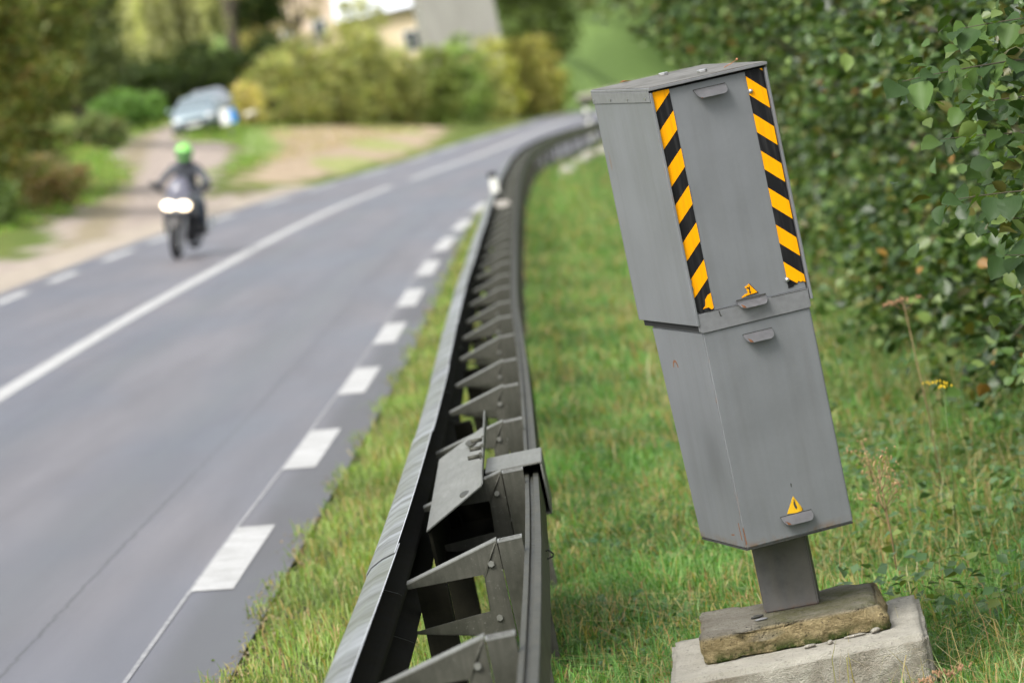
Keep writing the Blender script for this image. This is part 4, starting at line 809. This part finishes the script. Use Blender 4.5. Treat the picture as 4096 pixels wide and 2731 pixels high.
# meadow bank seen between the last shrubs and the hedge: plain ground
def wallmat(name, a, b_, sc_=3, streak=0):
    t = NT(name); oc = t.coord(); f = t.noise(oc, sc_, 5, .6, .3, .7); st = t.noise(t.coord('Object', (4, 4, .3)), 1, 4, .6, .35, .7); t.set(t.mix(t.math('MULTIPLY', st, .8) if streak else f, a, b_), .8, 0, .2); return t.m
M['cream'] = wallmat('cream_render', (.80, .66, .46), (.74, .60, .42)); M['pink'] = wallmat('pinkish_render', (.60, .47, .37), (.52, .42, .32)); M['barn'] = wallmat('weathered_grey_boards', (.36, .35, .32), (.25, .245, .22), 3, 1)
M['slate'] = plain('pale_zinc_roof', (.82, .86, .93), .3, .1, .06, 2); M['glass'] = plain('window_glass', (.05, .06, .07), .1, 0, .1, 3, .8); M['frame'] = plain('white_window_frame', (.75, .74, .7), .5); M['redroof'] = plain('red_brown_tiles', (.20, .075, .045), .8, 0, .3, 6)
def window(parent, x, y, z, w_, h_, mat='glass'):
    b = MB(); b.box((x-w_/2-.07, y-.04, z-.07), (x+w_/2+.07, y-.002, z+h_+.07)); f_ = b.build('window', M['frame'], parent, .01, 1)
    for sx in (-1, 1):
        b = MB(); b.box((x+sx*w_/4-w_/4+.03, y-.055, z+.03), (x+sx*w_/4+w_/4-.03, y-.041, z+h_-.03)); b.build('pane', M[mat], f_)
hb = W(-12.3, 265, 2.3); house = empty('cream_house', 'cream rendered house with a lower wing under a pale zinc roof, behind the shrubs', 'house', hb, R(-2))
b = MB(); b.box((0, 0, -3), (4.3, 9, 9)); b.prism([(0, 9), (4.3, 9), (2.15, 11.4)], 1, 0, 9); b.build('main_wall', M['pink'], house)
b = MB(); b.prism([(-.3, 9.0), (2.15, 11.7), (4.6, 9.0), (4.6, 8.8), (2.15, 11.45), (-.3, 8.8)], 1, -.3, 9.3); b.build('roof', M['slate'], house)
b = MB(); b.box((4.3, -1, -3), (9.45, 7, 3.95)); b.build('wing_wall', M['cream'], house)
b = MB(); b.prism([(-1.5, 4.0), (7.4, 4.0), (2.9, 7.9)], 0, 4.05, 9.75); b.build('roof', M['slate'], house)
b = MB(); b.tube([(4.1, -1.55, 3.94), (9.7, -1.55, 3.94)], .09, 8); b.build('gutter', M['galv_plate'], house)
for x, z in ((1.2, 3.0), (3.0, 3.0), (1.2, 6.2), (3.0, 6.2)): window(house, x, 0, z, .8, 1.3)
window(house, 8.3, -1, 1.4, .9, 1.2); window(house, 6.0, -1, 1.4, .9, 1.2)
b = MB(); b.box((1.7, -.6, -3), (2.5, -.02, -.3)); b.build('porch', M['barn'], house)
bb_ = W(-2.75, 250, .8); barn = empty('grey_barn', 'tall weathered grey barn with vertical boards, right of the cream house', 'barn', bb_, R(3))
b = MB(); b.box((0, .02, -3), (4.15, 9, 9)); b.prism([(0, 9), (4.15, 9), (2.07, 10.8)], 1, .02, 9); b.build('wall', M['barn'], barn)
for i in range(20):
    b = MB(); x = .01+i*.2075; b.box((x, -.025-.01*(i % 2), 2.6), (x+.19, .018, 8.98)); b.build('board', M['barn'], barn)
b = MB(); b.prism([(-.3, 9.0), (2.07, 11.1), (4.45, 9.0), (4.45, 8.8), (2.07, 10.85), (-.3, 8.8)], 1, -.3, 9.3); b.build('roof', M['slate'], barn)
b = MB(); b.prism([(-1.4, 1.75), (-.05, 2.55), (-.05, 2.75), (-1.4, 1.95)], 0, .1, 2.2); b.build('lean_to_roof', M['redroof'], barn)
b = MB(); b.box((.15, -1.35, -2), (2.1, -.06, 1.7)); b.build('lean_to_wall', M['barn'], barn)
# ---------------------------------------------------------------- parked cars
M['car'] = plain('silver_blue_car_paint', (.27, .34, .37), .3, .3, .04, 2); M['car2'] = plain('silver_grey_car_paint', (.33, .35, .39), .3, .3, .04, 2)
M['cglass'] = plain('car_glass', (.16, .20, .22), .06, 0, .05, 2, 1.0); M['tyre'] = plain('tyre_rubber', (.015, .015, .016), .8); M['rim'] = plain('alloy_rim', (.45, .46, .48), .3, .8); M['plastic'] = plain('black_plastic', (.02, .02, .022), .5)
M['lampglass'] = plain('headlamp_glass', (.85, .82, .82), .12, .1, .05, 5); M['plate'] = plain('white_number_plate', (.7, .7, .68), .4)
def car(u, v, rz, mat, label, hh=1.0):
    root = empty('parked_car', label, 'car', G(u, v), rz, 'cars parked by the track')
    # y: front at 0, rear at 4.1; sections (y, half width, z bottom, z belt, z top, top half width)
    secs = [(0.0, .55, .38, .58, .62, .45), (.06, .74, .28, .66, .70, .66), (.35, .84, .24, .74, .80, .74), (1.05, .87, .22, .86, .92, .76), (1.15, .87, .22, .88, .96, .72), (1.95, .88, .22, .92, 1.40*hh, .58), (2.7, .88, .22, .92, 1.45*hh, .60), (3.5, .87, .22, .93, 1.38*hh, .58), (4.0, .83, .28, .92, 1.02, .70), (4.12, .70, .38, .78, .85, .60)]
    rings = []
    for y, w_, z0, zb, zt, wt in secs:
        rings.append([Vector((sx*x, y, z)) for sx, x, z in ((-1, w_*.85, z0), (-1, w_, z0+.14), (-1, w_*1.0, (z0+zb)/2), (-1, w_*.97, zb), (-1, wt, zt-.02), (-1, wt*.75, zt+.015), (1, wt*.75, zt+.015), (1, wt, zt-.02), (1, w_*.97, zb), (1, w_*1.0, (z0+zb)/2), (1, w_, z0+.14), (1, w_*.85, z0))])
    b = MB(); b.loft(rings); b.build('body', mat, root)
    z0, z1 = .985, 1.385*hh
    slab([Vector((-.66, 1.19, z0)), Vector((.66, 1.19, z0)), Vector((.53, 1.90, z1)), Vector((-.53, 1.90, z1))], -.02, 'windscreen', M['cglass'], root, 0)
    for s_ in (-1, 1):
        slab([Vector((s_*.865, 1.35, .95)), Vector((s_*.865, 3.5, .97)), Vector((s_*.615, 3.3, 1.33*hh)), Vector((s_*.60, 1.98, 1.34*hh))], .02*s_, 'side_window', M['cglass'], root, 0)
        for y in (.78, 3.3):
            b = MB(); b.lathe([(0, -.09), (.20, -.09), (.28, -.085), (.31, -.05), (.31, .05), (.28, .085), (.20, .09), (0, .09)], (s_*.80, y, .31), 'x', 20); wh = b.build('wheel', M['tyre'], root)
            b = MB(); b.lathe([(0, s_*.10), (.17, s_*.098), (.20, s_*.085), (.2, 0)], (s_*.80, y, .31), 'x', 18); b.build('rim', M['rim'], wh)
        b = MB(); b.ball((s_*.60, .16, .62), (.17, .16, .10), 12, 8); b.build('headlight', M['lampglass'], root)
        b = MB(); b.ball((s_*.98, 1.45, 1.0), (.10, .07, .07), 10, 6); b.build('mirror', mat, root)
    b = MB(); b.box((-.42, -.03, .50), (.42, .06, .60)); b.build('grille', M['plastic'], root, .01, 2)
    b = MB(); b.box((-.66, -.05, .24), (.66, .10, .42)); b.build('bumper', M['plastic'], root, .03, 2)
    b = MB(); b.box((-.26, -.075, .34), (.26, -.052, .45)); b.build('number_plate', M['plate'], root)
    return root
car(-11.05, 165, R(-3), M['car'], 'light silver-blue car parked nose-on beside the track, the nearer of the two', .92)
car(-11.45, 177, R(-4), M['car2'], 'silver-grey car parked behind the nearer one, half hidden by it', 1.0)
sg = empty('small_sign', 'small white and blue sign beside the front wheel of the nearer parked car', 'sign', W(-9.62, 163, 1.45))
b = MB(); b.tube([(0, .04, -1.0), (0, .04, .75)], .03, 8); b.build('pole', M['galv_plate'], sg)
b = MB(); b.box((-.30, -.02, .18), (.06, .0, .78)); b.build('white_panel', plain('white_panel', (.85, .85, .88), .3), sg, .02, 2)
b = MB(); b.box((.064, -.02, .20), (.30, .0, .72)); b.build('blue_panel', plain('blue_panel', (.03, .28, .75), .3), sg, .02, 2)
b = MB(); b.tube([(0, 0, 0), (.5, .1, .06)], .10, 12); o = b.build('pale_log', plain('pale_wood', (.62, .57, .45), .7)); o.location = W(-9.45, 169.5, 1.86); tag(o, 'short pale log end sticking out of the shrubs beside the small blue and white sign', 'log')

# ---------------------------------------------------------------- motorcycle and rider
Mm = Matrix.Translation(W(-5.04, 68.2, .004)) @ Matrix.Rotation(R(-8), 4, 'Z') @ Matrix.Rotation(R(11.5), 4, 'Y')
bike = empty('motorcycle', 'grey and black motorcycle with twin headlights lit, coming along the far lane', 'motorcycle', None, mat=Mm)
M['moto'] = plain('dark_grey_bike_paint', (.17, .175, .19), .3, .3, .05, 3); M['motodk'] = plain('black_bike_paint', (.03, .03, .033), .35); M['wscr'] = plain('smoked_windscreen', (.24, .24, .30), .12, 0, .05, 3, 1)
def wheel(y, r_, w_):
    b = MB(); N = 10; pr = [(r_-.085+.085*math.cos(a) if False else r_-.05+.05*math.cos(a), w_*.5*math.sin(a)) for a in np.linspace(-1.9, 1.9, 11)]; pr = [(p[0], p[1]) for p in pr]
    b.lathe(pr + [pr[0]], (0, y, r_), 'x', 28); wh = b.build('wheel', M['tyre'], bike)
    b = MB(); b.lathe([(r_-.075, -.045), (r_-.055, -.03), (r_-.055, .03), (r_-.075, .045), (r_-.09, .03), (r_-.09, -.03), (r_-.075, -.045)], (0, y, r_), 'x', 28)
    b.lathe([(0, -.06), (.045, -.05), (.045, .05), (0, .06)], (0, y, r_), 'x', 12)
    for k in range(5):
        a = k*math.tau/5; b.tube([(0, y+.03*math.cos(a), r_+.03*math.sin(a)), (0, y+(r_-.07)*math.cos(a), r_+(r_-.07)*math.sin(a))], .016, 6)
    b.build('rim', M['rim'], wh)
    for s_ in (-1, 1):
        b = MB(); b.lathe([(.09, s_*.075), (.15, s_*.075), (.15, s_*.081), (.09, s_*.081), (.09, s_*.075)], (0, y, r_), 'x', 24); b.build('brake_disc', M['chrome'], wh)
wheel(0, .315, .13); wheel(1.45, .315, .17)
for s_ in (-1, 1):
    b = MB(); b.tube([(s_*.11, 0, .30), (s_*.11, .16, .62), (s_*.11, .30, .92)], [.032, .03, .026], 10); b.build('fork_leg', M['rim'], bike)
    b = MB(); b.tube([(s_*.06, .34, .98), (s_*.22, .36, 1.03), (s_*.37, .46, 1.00)], .016, 8); b.build('handlebar', M['motodk'], bike)
    b = MB(); b.tube([(s_*.24, .30, 1.02), (s_*.36, .26, 1.12)], .008, 6); b.ball((s_*.40, .25, 1.13), (.085, .03, .05), 12, 8); b.build('mirror', M['motodk'], bike)
    b = MB(); b.ball((s_*.12, .055, .83), (.115, .085, .085), 16, 10); b.build('headlight_housing', M['moto'], bike)
    em = NT('lit_headlight_%d' % (s_+1)); em.set((1, .95, .85), .2); em.p.inputs['Emission Color'].default_value = (1, .78, .50, 1); em.p.inputs['Emission Strength'].default_value = 3.2
    b = MB(); b.ball((s_*.118, -.02, .828), (.112, .035, .070), 16, 8); b.build('headlight', em.m, bike)
    b = MB(); b.loft([[Vector((s_*x, y, z)) for x, y, z in q] for q in ([(.20, .10, .80), (.22, .16, .95), (.27, .4, .9), (.25, .35, .62)], [(.22, .4, .60), (.25, .4, .9), (.28, .75, .85), (.25, .75, .50)], [(.15, .9, .5), (.15, .9, .8), (.17, 1.1, .78), (.15, 1.1, .55)])]); b.build('side_fairing', M['moto'], bike)
    b = MB(); b.tube([(s_*.12, 1.45, .32), (s_*.10, .9, .42)], [.03, .04], 8); b.build('swingarm', M['rim'], bike)
    b = MB(); b.tube([(s_*.24, .62, .34), (s_*.30, .60, .40), (s_*.32, .62, .52)], .02, 8); b.box((s_*.27-.07, .86, .315), (s_*.27+.07, .92, .345)); b.build('foot_peg', M['motodk'], bike)
b = MB(); b.loft([[Vector((x, y, z)) for x, y, z in q] for q in ([(-.10, -.03, .72), (.10, -.03, .72), (.12, -.02, .80), (.08, .0, .86), (-.08, .0, .86), (-.12, -.02, .80)], [(-.18, .10, .68), (.18, .10, .68), (.24, .1, .84), (.17, .12, .98), (-.17, .12, .98), (-.24, .1, .84)], [(-.2, .3, .62), (.2, .3, .62), (.27, .3, .85), (.19, .3, 1.02), (-.19, .3, 1.02), (-.27, .3, .85)])]); b.build('fairing', M['moto'], bike, .01, 2)
b = MB(); b.loft([[Vector((x*w_, y, z)) for x in (-1, -.5, 0, .5, 1) for y, z in ((y0+.05*x*x, z0),)] for w_, y0, z0 in ((.17, .06, .95), (.17, .12, 1.08), (.13, .2, 1.20), (.07, .24, 1.25))], close=False, cap=False)
bmesh.ops.solidify(b.bm, geom=list(b.bm.faces), thickness=.006); b.build('windscreen', M['wscr'], bike)
b = MB(); b.loft([[Vector((x*.085, -(.345)*math.sin(a)*1.0, .315+.345*math.cos(a))) for x in (-1, -.6, .6, 1)] for a in np.linspace(-1.0, .9, 9)], close=False, cap=False); bmesh.ops.solidify(b.bm, geom=list(b.bm.faces), thickness=.006); b.build('mudguard', M['moto'], bike)
b = MB(); b.box((-.19, .45, .30), (.19, .95, .62)); b.tube([(-.30, .66, .42), (.30, .66, .42)], .13, 14); b.build('engine', M['motodk'], bike, .03, 2)
b = MB(); b.ball((0, .62, .86), (.19, .32, .16), 16, 10); b.build('fuel_tank', M['moto'], bike)
b = MB(); b.loft([[Vector((x*w_, y, z)) for x, z in ((-1, 0), (-.9, .08), (.9, .08), (1, 0), (.6, -.08), (-.6, -.08))] and [Vector((x*w_, y, z+z0)) for x, z in ((-1, 0), (-.9, .08), (.9, .08), (1, 0), (.6, -.08), (-.6, -.08))] for w_, y, z0 in ((.12, .8, .80), (.17, 1.05, .80), (.14, 1.5, .86), (.06, 1.8, .90))]); b.build('seat', M['motodk'], bike, .01, 2)
b = MB(); b.tube([(.20, .8, .32), (.24, 1.2, .34), (.26, 1.65, .46)], [.03, .05, .055], 12); b.build('exhaust', M['chrome'], bike)
b = MB(); b.tube([(.16, .05, .24), (.20, .4, .20), (.34, .5, .26)], .02, 8); b.build('crash_bar', M['rim'], bike)

def skin(name, verts, edges, radii, mat, parent=None, sub=2, root=0, mw=None):
    me = bpy.data.meshes.new(name); me.from_pydata([Vector(v_) for v_ in verts], edges, []); o = bpy.data.objects.new(name, me); COL.objects.link(o)
    md = o.modifiers.new('s', 'SKIN'); md.use_smooth_shade = True; sv = me.skin_vertices[0].data if me.skin_vertices else None
    if sv is None:
        bpy.context.view_layer.objects.active = o; bpy.ops.object.select_all(action='DESELECT'); o.select_set(True); bpy.ops.mesh.customdata_skin_add(); sv = me.skin_vertices[0].data
    for i, r_ in enumerate(radii): sv[i].radius = r_ if isinstance(r_, tuple) else (r_, r_); sv[i].use_root = (i == root)
    ms = o.modifiers.new('b', 'SUBSURF'); ms.levels = sub; ms.render_levels = sub
    dg = bpy.context.evaluated_depsgraph_get(); ev = o.evaluated_get(dg); m2 = bpy.data.meshes.new_from_object(ev); m2.name = name
    bpy.data.objects.remove(o); o = bpy.data.objects.new(name, m2); COL.objects.link(o); m2.materials.clear(); m2.materials.append(mat)
    for p in m2.polygons: p.use_smooth = True
    if parent is not None: o.parent = parent
    return o
M['suit'] = plain('dark_riding_gear', (.055, .06, .07), .7, 0, .25, 8); M['jacket'] = plain('grey_jacket', (.075, .08, .095), .65, 0, .2, 7); M['jeans'] = plain('dark_blue_trousers', (.05, .075, .11), .8, 0, .15, 9); M['boot'] = plain('black_boot', (.02, .02, .02), .5)
M['skin'] = plain('skin', (.45, .22, .15), .55, 0, .08, 20); M['glove'] = plain('black_glove', (.018, .018, .02), .6)
per = empty('person', 'motorcycle rider in a bright green helmet and dark grey jacket, leaning into the bend', 'person', None, mat=Mm)
V_ = [(0, .98, .93), (0, .93, 1.08), (0, .84, 1.24), (0, .78, 1.36), (0, .74, 1.44), (0, .71, 1.50)]; E_ = [(0, 1), (1, 2), (2, 3), (3, 4), (4, 5)]; r_ = [(.15, .12), (.15, .11), (.18, .12), (.15, .10), (.065, .065), (.07, .07)]
for s_ in (-1, 1):
    n = len(V_); V_ += [(s_*.19, .78, 1.33), (s_*.35, .72, 1.16), (s_*.40, .58, 1.06), (s_*.37, .49, 1.035)]; E_ += [(3, n), (n, n+1), (n+1, n+2), (n+2, n+3)]; r_ += [.075, .058, .042, .035]
    for k in range(4):   # fingers closed round the grip, thumb below
        m_ = len(V_); x = s_*(.335+.020*k); V_ += [(x, .452-.004*k, 1.045), (x, .43, 1.02), (x, .45, .995)]; E_ += [(n+3, m_), (m_, m_+1), (m_+1, m_+2)]; r_ += [.010, .009, .008]
    m_ = len(V_); V_ += [(s_*.325, .50, 1.01), (s_*.318, .47, .985)]; E_ += [(n+3, m_), (m_, m_+1)]; r_ += [.011, .009]
    n = len(V_); V_ += [(s_*.13, .90, .88), (s_*.29, .56, .80), (s_*.28, .80, .42), (s_*.28, .84, .34), (s_*.285, .66, .33)]; E_ += [(0, n), (n, n+1), (n+1, n+2), (n+2, n+3), (n+3, n+4)]; r_ += [.095, .068, .05, .05, .04]
body = skin('body', V_, E_, r_, M['jacket'], per)
body.data.materials.append(M['jeans']); body.data.materials.append(M['glove']); body.data.materials.append(M['boot'])
for p in body.data.polygons:
    c = p.center
    p.material_index = 3 if c.z < .46 else (1 if c.z < .90 else (2 if (abs(c.x) > .30 and c.y < .53) else 0))
b = MB(); b.ball((0, .70, 1.575), (.088, .10, .115), 16, 12); b.ball((0, .60, 1.56), (.014, .02, .02), 8, 6)
b.ball((-.035, .612, 1.585), (.012, .008, .008), 8, 6); b.ball((.035, .612, 1.585), (.012, .008, .008), 8, 6); b.box((-.022, .603, 1.527), (.022, .612, 1.533)); b.build('head', M['skin'], per)
hel = plain('bright_green_helmet', (.26, .70, .13), .2, 0, .06, 6); b = MB()
rows_ = []
for j in range(1, 12):
    th_ = math.pi*j/13; rows_.append([Vector((.138*math.sin(th_)*math.cos(a), .70+.158*math.sin(th_)*math.sin(a), 1.585+.15*math.cos(th_))) for a in np.linspace(0, math.tau, 24, endpoint=False)])
b.loft(rows_, cap=True); b.build('helmet', hel, per)
b = MB(); b.loft([[Vector((.143*math.sin(a), .70-.163*math.cos(a), z)) for a in np.linspace(-1.05, 1.05, 12)] for z in (1.535, 1.575, 1.615)], close=False, cap=False); bmesh.ops.solidify(b.bm, geom=list(b.bm.faces), thickness=.006); b.build('visor', plain('tinted_visor', (.20, .30, .22), .08, 0, .1, 4, 1), per)
b = MB(); b.lathe([(.10, -.04), (.125, -.02), (.13, .02), (.10, .05), (.085, .03), (.10, -.04)], (0, .735, 1.43), 'z', 20); b.build('collar', M['suit'], per)

# ================================================================== WEEDS
def weed(u, v, h_, kind, label):
    root = empty('weed', label, 'wild plant', G(u, v)); st = plain('dry_stalk', (.24, .16, .08), .8) if kind != 'yellow' else plain('green_stalk', (.10, .15, .04), .7)
    b = MB(); lean = Vector((random.uniform(-.12, .12)*h_, random.uniform(-.1, .1), h_)); b.tube([(0, 0, -.05), lean*.5 + Vector((.01, 0, 0)), lean], [.004, .003, .002], 6)
    tips = [lean]
    for k in range({'umbel': 5, 'seed': 9, 'yellow': 1}[kind]):
        t = random.uniform(.55, .9) if kind == 'seed' else .95; p = lean*t; q = p + Vector((random.uniform(-.09, .09), random.uniform(-.05, .05), random.uniform(.03, .12) if kind != 'umbel' else .05)); b.tube([p, q], [.002, .0014], 5); tips.append(q)
    b.build('stem', st, root)
    hm = {'umbel': plain('brown_umbel', (.33, .19, .10), .8, 0, .3, 90), 'yellow': plain('yellow_flower', (.85, .58, .02), .6, 0, .15, 90), 'seed': plain('dry_seed_head', (.42, .27, .13), .8, 0, .3, 90)}[kind]
    b = MB()
    for q in tips:
        for _ in range(14 if kind != 'seed' else 9):
            b.ball(q + Vector((random.gauss(0, .016), random.gauss(0, .012), random.gauss(0, .006 if kind != 'seed' else .018))), (random.uniform(.002, .0045), random.uniform(.002, .0045), random.uniform(.0025, .007)), 6, 4)
    tag(b.build('flower_head', hm, root), kind='stuff')
weed(2.0, 21, 1.07, 'umbel', 'tall dry plant with a flat brown umbel in front of the hedge')
weed(1.83, 19, .78, 'yellow', 'stalk with a small bright yellow flower, at the foot of the hedge')
weed(1.45, 17.5, .60, 'seed', 'dry stalk with tan seed heads just right of the cabinet')
weed(1.56, 18.6, .62, 'seed', 'dry seeded stalk behind the one just right of the cabinet')
weed(1.62, 22.6, .9, 'seed', 'brown seed stalk at the foot of the hedge beside the striped panel')
weed(1.27, 13.4, .27, 'umbel', 'blurred orange-brown seed head in front of the pale concrete block')

# ================================================================== GRASS
def blades(U_, V_, hgt, wid, cols, name, label, lean=.75, mat='grass'):
    n = len(U_); P = Wn(np.c_[U_, V_, g(U_, V_)-.004]); az = rng.uniform(0, 2*np.pi, n); d = np.c_[np.cos(az), np.sin(az), np.zeros(n)]; az2 = az + np.pi/2 + rng.normal(0, .5, n)
    ld = np.c_[np.cos(az2), np.sin(az2), np.zeros(n)]; H_ = hgt[:, None]; w2 = wid[:, None]/2; L_ = np.abs(rng.normal(0, lean, n))[:, None]; up_ = np.array([0, 0, 1.])
    m1 = P + up_*H_*.60 + ld*H_*L_*.35; tip = P + up_*H_*(1-.5*np.minimum(L_, 1.6)) + ld*H_*L_*1.15
    V = np.stack([P-d*w2, P+d*w2, m1-d*w2*.85, m1+d*w2*.85, tip], 1).reshape(-1, 3)
    T = np.array([(0, 1, 3), (0, 3, 2), (2, 3, 4)]); F = (np.arange(n)[:, None, None]*5 + T[None]).reshape(-1, 3)
    return tag(np_mesh(name, V, F, M[mat], col=np.repeat(cols, 5, 0)), label, kind='stuff')
def sample_v(n, a, b, p=1.6):
    r_ = rng.uniform(0, 1, n); q = 1-p; return (a**q + r_*(b**q-a**q))**(1/q)
def patchy(U_, V_, s=1.0): return .5 + .25*np.sin(U_*3.1*s+V_*1.3*s) + .25*np.sin(V_*2.3*s-U_*1.7*s+2) 
def gcols(U_, V_, dry=.18, pal=None):
    n = len(U_); pal = pal or [(.085, .21, .04), (.15, .31, .07), (.25, .37, .13)]; k = patchy(U_, V_); pd = patchy(V_*.7, U_*1.3+5)
    c = pick(pal, [.42, .38, .2], n, .22); c = c*(.68+.6*k[:, None]); dm = rng.uniform(0, 1, n) < dry*(.35+1.3*pd); c[dm] = pick([(.42, .34, .13), (.36, .22, .10), (.46, .40, .20)], [.5, .25, .25], dm.sum(), .2); return c
# strip between road and rail
n = 70000; V_ = sample_v(n, 7.5, 100); t_ = rng.uniform(0, 1, n); e0 = nedge(V_) - .01 + .05*np.sin(V_*2.1) + .04*np.sin(V_*5.3+1); U_ = e0 + (LIP(V_)+.30-e0)*t_**.85; k = (V_/13)**.75
blades(U_, V_, rng.uniform(.04, .125, n)*(.8+.2*k)*(.75+.5*patchy(U_, V_, 2.5)), .0042*k, gcols(U_, V_, .22, [(.17, .27, .06), (.23, .33, .08), (.32, .38, .12)]), 'verge_grass', 'short green grass between the road edge and the crash barrier')
n = 250000; V_ = sample_v(n, 8, 110, 1.75); t_ = rng.uniform(0, 1, n); e0 = LIP(V_)+.25; U_ = e0 + (np.where(V_ < 20, 3.6, 4.3)-e0 + np.clip(V_-60, 0, 50)*.03)*t_; k = (V_/13)**.75
hh_ = rng.uniform(.05, .17, n)*(.7+.6*patchy(U_, V_, 2.2))*(1+.8*sst(1.2, 2.8, U_-LIP(V_)))*(.85+.2*k); hb_ = np.hypot((Wn(np.c_[U_, V_, 0*U_])[:, 0]-.76)/.60, (V_-15.25)/.55) < .85; hh_[hb_] *= .2
cols = gcols(U_, V_, .24); shade = sst(60, 100, V_); rgt = sst(1.2, 2.6, U_)[:, None]; cols = cols*(1-.25*rgt)*[1, 1, 1];  # blades darkened to the right, shade by the hedge painted into their colour
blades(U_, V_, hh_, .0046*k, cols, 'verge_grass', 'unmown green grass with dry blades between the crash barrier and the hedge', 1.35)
n = 2600; V_ = sample_v(n, 12.5, 45, 1.5); U_ = rng.uniform(.9, 3.3, n); blades(U_, V_, rng.uniform(.16, .42, n), np.full(n, .0035)*(V_/13)**.7, pick([(.42, .33, .15), (.36, .22, .11), (.5, .44, .26)], [.4, .3, .3], n, .2), 'dry_grass_stalks', 'long tan dry grass stalks between the verge grass and the hedge', .8)
# broad-leaved ground weeds
def ground_leaves(n, u0, u1, v0, v1, size, pal, name, label, zt=.07):
    V_ = sample_v(n, v0, v1, 1.7); c0 = rng.integers(0, 260, n); cu = rng.uniform(u0, u1, 260); cv = sample_v(260, v0, v1, 1.6); U_ = cu[c0] + rng.normal(0, .10, n); V_ = cv[c0] + rng.normal(0, .22, n)
    inb = np.hypot((Wn(np.c_[U_, V_, 0*U_])[:, 0]-.76)/.60, (V_-15.25)/.55) < .95; U_, V_ = U_[~inb], V_[~inb]
    P = Wn(np.c_[U_, V_, g(U_, V_) + rng.uniform(.01, zt, len(U_))]); Vv, F, c_ = leaf_arrays(P, size, pick(pal, [.5, .3, .2], len(U_), .25), .9); tag(np_mesh(name, Vv, F, M['leaf'], col=c_), label, kind='stuff')
ground_leaves(22000, .2, 3.3, 12, 45, .040, [(.06, .15, .05), (.10, .21, .085), (.16, .25, .06)], 'ground_weeds', 'small broad-leaved weeds growing through the verge grass')
ground_leaves(5000, 1.3, 3.4, 16, 34, .055, [(.07, .14, .05), (.10, .17, .07), (.15, .2, .05)], 'hedge_foot_weeds', 'leafy weeds along the foot of the hedge', .28)
n = 900; V_ = sample_v(n, 11.5, 40, 1.6); U_ = rng.uniform(.1, 3.2, n); P = Wn(np.c_[U_, V_, g(U_, V_) + rng.uniform(.01, .06, n)]); Vv, F, c_ = leaf_arrays(P, .032, pick([(.30, .14, .06), (.40, .26, .10), (.18, .09, .05)], [.4, .3, .3], n, .25), .8)
tag(np_mesh('leaf_litter', Vv, F, M['leaf'], col=c_), 'scattered brown fallen leaves in the verge grass', kind='stuff')
n = 2500; V_ = sample_v(n, 10.5, 45, 1.6); U_ = nedge(V_) + rng.normal(.0, .05, n) + .05*np.sin(V_*2.1) + .03; P = Wn(np.c_[U_, V_, np.maximum(g(U_, V_), 0) + .004]); Vv, F, c_ = leaf_arrays(P, .022, pick([(.28, .23, .15), (.20, .16, .11), (.36, .26, .14), (.14, .2, .05)], [.3, .3, .2, .2], n, .25), .8)
tag(np_mesh('edge_debris', Vv, F, M['grass'], col=c_), 'soil crumbs and dead grass spilling over the asphalt edge', kind='stuff')
# far side verges
n = 90000; V_ = sample_v(n, 14, 300, 1.15); E__ = rng.uniform(.35, 1, n)**1.3*13; U_ = fedge(V_) - E__; kk = patch(U_, V_); keep = (kk != 1) & ~((V_ < 118) & (E__ < 1.1)) & ~((V_ < 50) & (rng.uniform(0, 1, n) < .3)); keep &= ~((kk == 2) & (rng.uniform(0, 1, n) < .55)); U_, V_, kk = U_[keep], V_[keep], kk[keep]
cols = gcols(U_, V_, .08, [(.16, .29, .04), (.20, .35, .055), (.27, .36, .08)]); cols[kk == 2] = pick([(.48, .38, .26), (.44, .42, .2), (.40, .29, .22)], [.4, .3, .3], (kk == 2).sum(), .2); cols[kk == 3] = pick([(.30, .42, .14), (.36, .46, .2)], [.5, .5], (kk == 3).sum(), .15)
blades(U_, V_, rng.uniform(.08, .2, len(U_)), .028*(V_/90)**.7, cols, 'bank_grass', 'bright green grass on the far bank and around the lay-by')
for i, (u, v) in enumerate(((-.95, 14.6), (-.62, 17.6), (.35, 13.2))):
    pass
print('leaves', nleaf)
